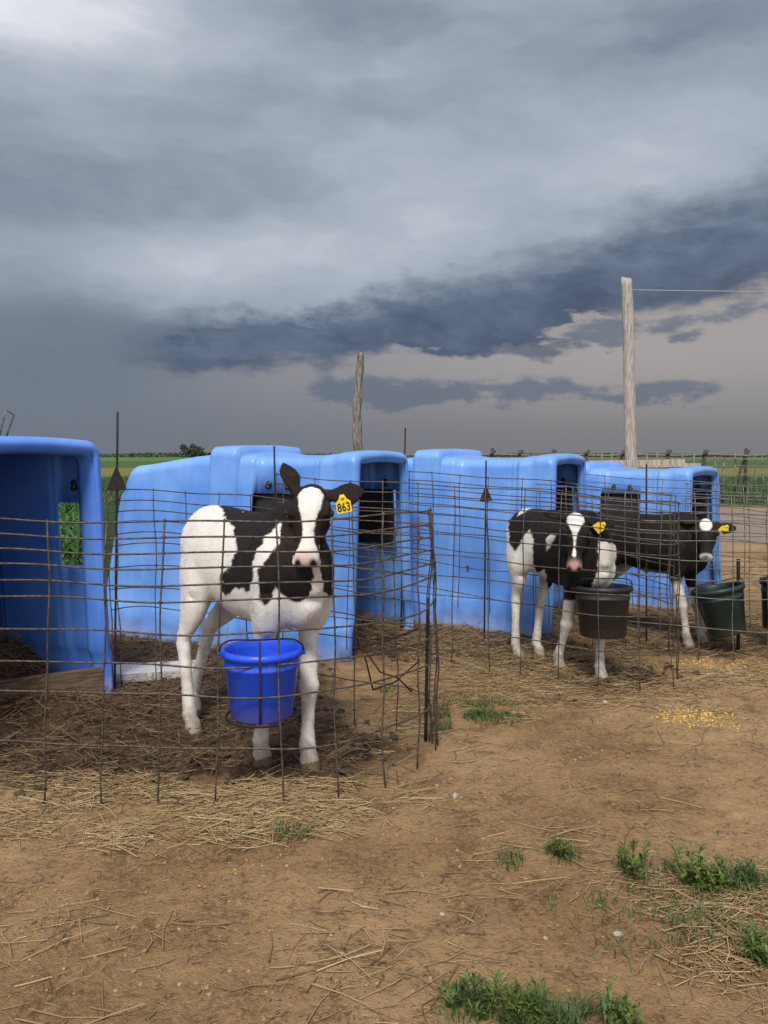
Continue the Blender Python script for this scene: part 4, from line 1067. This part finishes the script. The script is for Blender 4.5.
for (px0, px1, py0, py1, n_, h_, lab) in ((425, 530, 700, 726, 2600, .035, 'short green grass mixed with straw right of the corner stake'), (640, 790, 868, 905, 1500, .05, 'thin grass growing between the weeds and the straw heap'), (470, 620, 1004, 1034, 1300, .05, 'short grass round the weeds at the bottom edge'), (560, 760, 905, 960, 500, .045, 'scattered short grass poking through the straw heap'), (500, 600, 850, 870, 160, .04, 'sparse short grass on the dirt left of the weeds')):
    mb = MB()
    for _ in range(n_):
        u_, v_ = rg.gauss(.5, .24), rg.gauss(.5, .24); x, y = G(px0+(px1-px0)*u_, py0+(py1-py0)*v_)
        if vnoise(np.array([x*9.]), np.array([y*9.]), 4)[0] < .38: continue
        blades(mb, x, y, float(ground_h(np.array([x]), np.array([y]))[0])-.003, 1, h_, .01, .0032, rg, 1.1)
    tag(mb.build('grass', M_GRASS, None, False), lab, 'grass', kind='stuff')

# crop behind the left hutches and rough growth along the back
def crop():
    mb = MB(); r = random.Random(12)
    for row in range(26):
        yy0 = 6.4+row*.42
        for i in range(60):
            x = -7.4+i*.115+r.uniform(-.03, .03); y = yy0+x*-.0+r.uniform(-.05, .05)
            if x/y > -.375 or x/y < -.62: continue
            h = r.uniform(.55, .80)+ (0.15 if row > 6 else 0)
            for k in range(7):
                a = r.uniform(0, 6.28); L = r.uniform(.18, .34); z0 = h*(.1+.11*k); w = .018
                d = Vector((math.cos(a), math.sin(a), 0)); s = Vector((-d.y, d.x, 0))*w
                p = Vector((x, y, z0)); q = p+d*L*.45+Vector((0, 0, L*.40)); e_ = p+d*L+Vector((0, 0, L*.20))
                mb.add([p-s*.5, p+s*.5, q+s, q-s, e_], [(0, 1, 2, 3), (3, 2, 4)])
            mb.tube([(x, y, 0), (x, y, h)], .008, 4)
    return tag(mb.build('crop', M_CORN, None, False), 'green leafy crop standing behind the leftmost hutch', 'crop', kind='stuff')
crop()
def rough():
    mb = MB(); r = random.Random(22)
    for i in range(13000):
        y = 19.+r.random()**1.5*22; x = r.uniform(-.60, .62)*y
        blades(mb, x, y, 0, 1, .26*(1 if r.random() < .85 else 1.7), .05, .022, r, .7)
    for i in range(3000):
        y = 6.8+r.random()*8; x = r.uniform(-.60, .1)*y
        blades(mb, x, y, 0, 1, .10, .05, .010, r, .5)
    return tag(mb.build('rough_grass', M_GRASS, None, False), 'rough green growth along the edge of the far field', 'grass', kind='stuff')
rough()

def far_tree(px, w, h, Y, label, seed, base=0.):
    x = (px-384)*Y/FPX; e = empty('tree', (x, Y, 0), label=label, cat='tree', group='distant trees on the horizon')
    r = random.Random(seed); mb = MB(); mb.tube([(0, 0, 0), (.1, 0, h*.5), (0, 0, h*.75)], [h*.05, h*.035, h*.015], 6)
    for i in range(5):
        a = r.uniform(0, 6.28); mb.tube([(0, 0, h*.35), (math.cos(a)*w*.3, math.sin(a)*w*.3, h*.7)], [h*.02, h*.008], 5)
    mb.build('trunk', M_BARK, e); mb = MB()
    lob = [(r.uniform(-.36, .36)*w, r.uniform(-.3, .3)*w, h*r.uniform(.30, .80), r.uniform(.12, .24)*w) for _ in range(11)]
    for i in range(1500):
        lx, ly, lz, lr = lob[r.randrange(len(lob))]
        d = Vector((r.gauss(0, 1), r.gauss(0, 1), r.gauss(0, 1))).normalized()*lr*r.uniform(.55, 1.05)
        p = Vector((lx, ly, lz))+Vector((d.x, d.y, d.z*.75)); p.z = max(p.z, h*.06); s = r.uniform(.03, .055)*h
        u = Vector((r.gauss(0, 1), r.gauss(0, 1), r.gauss(0, 1))).normalized(); v = u.orthogonal().normalized()
        mb.add([p+u*s, p+v*s*.7, p-u*s, p-v*s*.7], [(0, 1, 2, 3)])
    mb.build('crown', M_TREE, e, False)
Yt = 160.
far_tree(193, 5.2, 4.2, Yt, 'distant dark tree above the left end of the ribbed hutch', 1)
far_tree(250, 3.6, 3.0, Yt, 'leftmost of the three low distant trees near the raised roof rib', 2)
far_tree(262, 4.6, 3.4, Yt, 'middle one of the three low distant trees near the raised roof rib', 3)
far_tree(272, 3.6, 2.8, Yt, 'rightmost of the three low distant trees near the raised roof rib', 4)
mb = MB(); r = random.Random(9)
for i in range(5200):
    Yv = r.uniform(420, 450); p = Vector((r.uniform(-.56, .56)*Yv, Yv, 0)); hgt = .5+2.6*float(fbm(np.array([p.x*.02]), np.array([1.]), 3, 2)[0]); p.z = r.uniform(0, hgt)
    s = r.uniform(.5, 1.0); u = Vector((r.gauss(0, 1), r.gauss(0, .3), r.gauss(0, 1))).normalized(); v = u.orthogonal().normalized()
    mb.add([p+u*s, p+v*s, p-u*s, p-v*s], [(0, 1, 2, 3)])
tag(mb.build('far_hedgerow', M_TREE, None, False), 'low dark line of hedges along the horizon', 'hedgerow', kind='stuff')

# ------------------------------------------------------------------ straw, kernels, pebbles, clods
def straw(name, count, sampler, lab, cat, cols, Lr=(.05, .22), w=(.0018, .0042), pile=.0, seed=1, flat=.06, mat=None):
    r = np.random.default_rng(seed); x, y, ext = sampler(r, count); n = len(x)
    L = r.uniform(*Lr, n)*r.uniform(.4, 1, n); W = r.uniform(*w, n); az = r.normal(0.15, .75, n); az = np.where(r.random(n) < .3, r.uniform(0, 3.14, n), az)
    el = r.normal(0, flat, n)
    z = ground_h(x, y)+.003+r.random(n)**2*(pile*ext)+np.abs(np.sin(el))*L*.5
    d = np.column_stack([np.cos(az)*np.cos(el), np.sin(az)*np.cos(el), np.sin(el)]); s = np.column_stack([-np.sin(az), np.cos(az), np.zeros(n)])
    up = np.cross(d, s); c = np.column_stack([x, y, z]); bend = r.normal(0, .06, n)[:, None]*L[:, None]*s
    sec = []
    for t, bb in ((-.5, 0), (0, 1), (.5, 0)):
        cc = c+d*(L*t)[:, None]+bend*bb
        sec.append([cc+s*(W*.5)[:, None], cc+up*(W*.45)[:, None], cc-s*(W*.5)[:, None]])
    V = np.stack([sec[i][j] for i in range(3) for j in range(3)], 1).reshape(-1, 3)   # 9 per straw
    F = []
    base = np.arange(n)*9
    q = []
    for i in (0, 1):
        for a, b in ((0, 1), (1, 2), (2, 0)):
            q.append(np.column_stack([base+i*3+a, base+i*3+b, base+(i+1)*3+b, base+(i+1)*3+a]))
    Q = np.concatenate(q).astype(np.int32); nf = len(Q)
    me = bpy.data.meshes.new(name); me.vertices.add(len(V)); me.vertices.foreach_set('co', V.ravel())
    me.loops.add(nf*4); me.loops.foreach_set('vertex_index', Q.ravel()); me.polygons.add(nf)
    me.polygons.foreach_set('loop_start', np.arange(nf, dtype=np.int32)*4); me.polygons.foreach_set('loop_total', np.full(nf, 4, np.int32)); me.update()
    cols = np.array(cols); k = r.random(n)[:, None]; i0 = r.integers(0, len(cols), n); i1 = r.integers(0, len(cols), n); cc = cols[i0]*k+cols[i1]*(1-k)
    ca = me.color_attributes.new('Col', 'FLOAT_COLOR', 'POINT')
    ca.data.foreach_set('color', np.column_stack([np.repeat(cc, 9, 0), np.ones(n*9)]).astype(np.float32).ravel())
    me.materials.append(mat or M_STRAW); o = bpy.data.objects.new(name, me); COL.objects.link(o); return tag(o, lab, cat, kind='stuff')
GOLD = [(.44, .30, .13), (.54, .39, .19), (.26, .165, .075), (.62, .49, .28), (.34, .22, .10)]
DULL = [(.20, .13, .07), (.32, .21, .10), (.11, .07, .04), (.42, .30, .15)]
def s_poly(poly, noise_t=.45, f=2.2, seed=5, soft=.25):
    P = np.array(poly)
    def g(r, n):
        x = r.uniform(P[:, 0].min()-soft, P[:, 0].max()+soft, n*4); y = r.uniform(P[:, 1].min()-soft, P[:, 1].max()+soft, n*4)
        d = sdpoly(x, y, poly); w = sst(d, -soft, soft)*sst(fbm(x*f, y*f, 3, seed), noise_t-.12, noise_t+.12)
        k = r.random(n*4) < w; x = x[k][:n]; y = y[k][:n]; return x, y, w[k][:n]
    return g
band1 = [G(-60, 790), G(60, 785), G(200, 795), G(300, 790), G(380, 785), G(400, 800), G(370, 812), G(260, 830), G(120, 836), G(30, 828), G(-60, 840)]
straw('straw_band', 5200, s_poly(band1, .40, 3.0, 5, .16), 'golden straw band just outside the nearest wire panel', 'straw', GOLD, (.04, .24), (.0013, .0034), pile=.02, seed=2)
straw('pen_straw', 7500, s_poly(BED[0], .46, 2.4, 8), 'trampled straw and dung bedding in the nearest pen', 'straw', [tuple(v*.72 for v in c) for c in DULL], (.03, .15), pile=.035, seed=3, flat=.26)
straw('mouth_straw', 2600, s_poly([(-2.6, 3.4), (-1.75, 3.5), (-1.5, 4.0), (-1.7, 4.5), (-2.6, 4.7)], .30, 3.0, 18, .1), 'dark heap of bedding straw inside the leftmost hutch\'s mouth', 'straw', DULL, (.04, .18), pile=.04, seed=23, flat=.3)
straw('hutch_straw', 1800, s_poly([(-.9, 4.95), (-.3, 4.8), (.1, 5.3), (-.1, 5.6), (-.8, 5.8)], .30, 3.0, 19, .1), 'bedding straw inside the mouth of the ribbed hutch', 'straw', DULL+GOLD[:1], (.04, .18), pile=.04, seed=24, flat=.3)
straw('mid_pen_straw', 6000, s_poly(BED[1], .42, 2.0, 9), 'trampled straw bedding under the white-legged calf', 'straw', DULL+GOLD[:1], (.03, .16), pile=.02, seed=4, flat=.15)
straw('far_pen_straw', 4200, s_poly(BED[2], .42, 2.0, 10), 'trampled straw bedding under the mostly black calf', 'straw', DULL+GOLD[:1], (.03, .16), pile=.02, seed=5, flat=.15)
between = [G(400, 700), G(430, 650), G(520, 668), G(600, 690), G(660, 688), G(760, 665), G(820, 670), G(640, 705), G(560, 712), G(520, 735), G(430, 760), G(400, 760)]
straw('strewn_straw', 4800, s_poly(between, .42, 3.0, 12), 'straw strewn between the corner stake and the farther pens', 'straw', GOLD+DULL, (.04, .2), pile=.015, seed=6)
heap = [G(620, 905), G(660, 890), G(720, 900), G(800, 885), G(800, 985), G(720, 975), G(660, 945), G(630, 925)]
straw('straw_heap', 1500, s_poly(heap, .46, 3.4, 14, .16), 'pale dry straw heap at the lower right among the weeds', 'straw', GOLD+DULL[1:2], (.04, .22), (.0012, .0032), pile=.02, seed=7)
lane = [(-2.2, 1.5), (3.0, 1.5), (4.5, 5.0), (2.5, 4.6), (1.2, 3.9), (.4, 3.2), (-.2, 2.7), (-2.2, 2.7)]
straw('loose_straw', 2300, s_poly(lane, .52, 2.0, 21, .05), 'stray straws scattered over the bare dirt lane', 'straw', GOLD+DULL+DULL, (.03, .22), seed=8)
straw('straw_bits', 17000, s_poly(lane, .38, 4.0, 25, .05), 'fine chaff scattered over the bare dirt lane', 'straw', DULL+GOLD[:1], (.006, .03), (.001, .003), seed=9)
straw('back_straw', 4000, s_poly([(2.2, 5.8), (5, 5.6), (7, 9), (3.2, 8.5)], .38, 1.2, 33, .5), 'straw litter on the ground beyond the dark green bucket', 'straw', GOLD+DULL, (.05, .3), (.003, .007), seed=10)

def chunks(name, count, sampler, size, mat, lab, cat, seed=1, squash=.6, kind='stuff'):
    r = np.random.default_rng(seed); x, y, _ = sampler(r, count); mb = MB()
    ico = [(0, 0, 1), (.89, 0, .45), (.28, .85, .45), (-.72, .53, .45), (-.72, -.53, .45), (.28, -.85, .45), (.72, .53, -.45), (-.28, .85, -.45), (-.89, 0, -.45), (-.28, -.85, -.45), (.72, -.53, -.45), (0, 0, -1)]
    fc = [(0, 1, 2), (0, 2, 3), (0, 3, 4), (0, 4, 5), (0, 5, 1), (1, 6, 2), (2, 7, 3), (3, 8, 4), (4, 9, 5), (5, 10, 1), (6, 7, 2), (7, 8, 3), (8, 9, 4), (9, 10, 5), (10, 6, 1), (11, 7, 6), (11, 8, 7), (11, 9, 8), (11, 10, 9), (11, 6, 10)]
    z = ground_h(x, y)
    for i in range(len(x)):
        s = size[0]+(size[1]-size[0])*r.random()**2.5; a = r.uniform(0, 6.28); ca, sa = math.cos(a), math.sin(a); kx = r.uniform(.7, 1.3)
        V = []
        for p in ico:
            j = r.uniform(.62, 1.3); X = p[0]*s*kx*j; Y_ = p[1]*s*j; Z = p[2]*s*squash*j
            V.append((x[i]+X*ca-Y_*sa, y[i]+X*sa+Y_*ca, z[i]+Z+s*squash*.35))
        mb.add(V, fc)
    return tag(mb.build(name, mat, None, False), lab, cat, kind=kind)
M_CLOD = simple('dirt_clod', (.14, .082, .04), (.36, .24, .13), .95, 40, .002)
M_DUNG = simple('dung_clod', (.03, .018, .011), (.09, .055, .03), .85, 40, .002)
chunks('dirt_clods', 7000, s_poly(lane, .40, 3.0, 41, .05), (.0015, .008), M_CLOD, 'small clods of dirt scattered over the lane', 'dirt clods', 11)
chunks('dung_clods', 4200, s_poly(BED[0], .40, 3.0, 43, .15), (.005, .026), M_DUNG, 'dark dung clods trampled into the nearest pen', 'dung', 12)
chunks('dung_heap', 1200, s_poly(BED[1], .40, 3.0, 44, .15), (.006, .028), M_DUNG, 'dark dung clods under the white-legged calf', 'dung', 13)
chunks('pebbles', 260, s_poly(lane, .40, 3.0, 45, .05), (.002, .008), M_PEB, 'small pale pebbles scattered over the lane', 'pebbles', 14)
def s_spot(px, py, rx, ry):
    x0, y0 = G(px, py)
    def g(r, n): return x0+r.normal(0, rx, n), y0+r.normal(0, ry, n), np.ones(n)
    return g
chunks('spilled_maize', 300, s_spot(693, 717, .085, .075), (.0035, .0065), M_CORNK, 'yellow maize kernels spilled on bare dirt in front of the farther pens', 'maize', 15)
chunks('maize_under_bucket', 190, s_spot(712, 664, .16, .06), (.0035, .0065), M_CORNK, 'yellow maize kernels spilled beneath the dark green bucket', 'maize', 16)
chunks('maize_by_straw', 16, s_spot(255, 866, .06, .05), (.003, .006), M_CORNK2, 'few maize kernels on the dirt below the golden straw band', 'maize', 17)
for px, py, s_, lab in ((619, 617+320, .013, 'pale stone on the dirt left of the straw heap'), (545, 936, .010, 'white stone at lower middle on bare dirt'), (605, 701, .018, 'grey stone on the straw in front of the black bucket'), (455, 798, .018, 'flat grey stone below the corner stake')):
    x, y = G(px, py)
    chunks('stone', 1, (lambda x_, y_: (lambda r, n: (np.array([x_]), np.array([y_]), np.ones(1))))(x, y), (s_, s_), M_PEB, lab, 'stone', int(px), kind=None)
for o in bpy.data.objects:
    if o.name.startswith('stone'):
        if 'kind' in o: del o['kind']
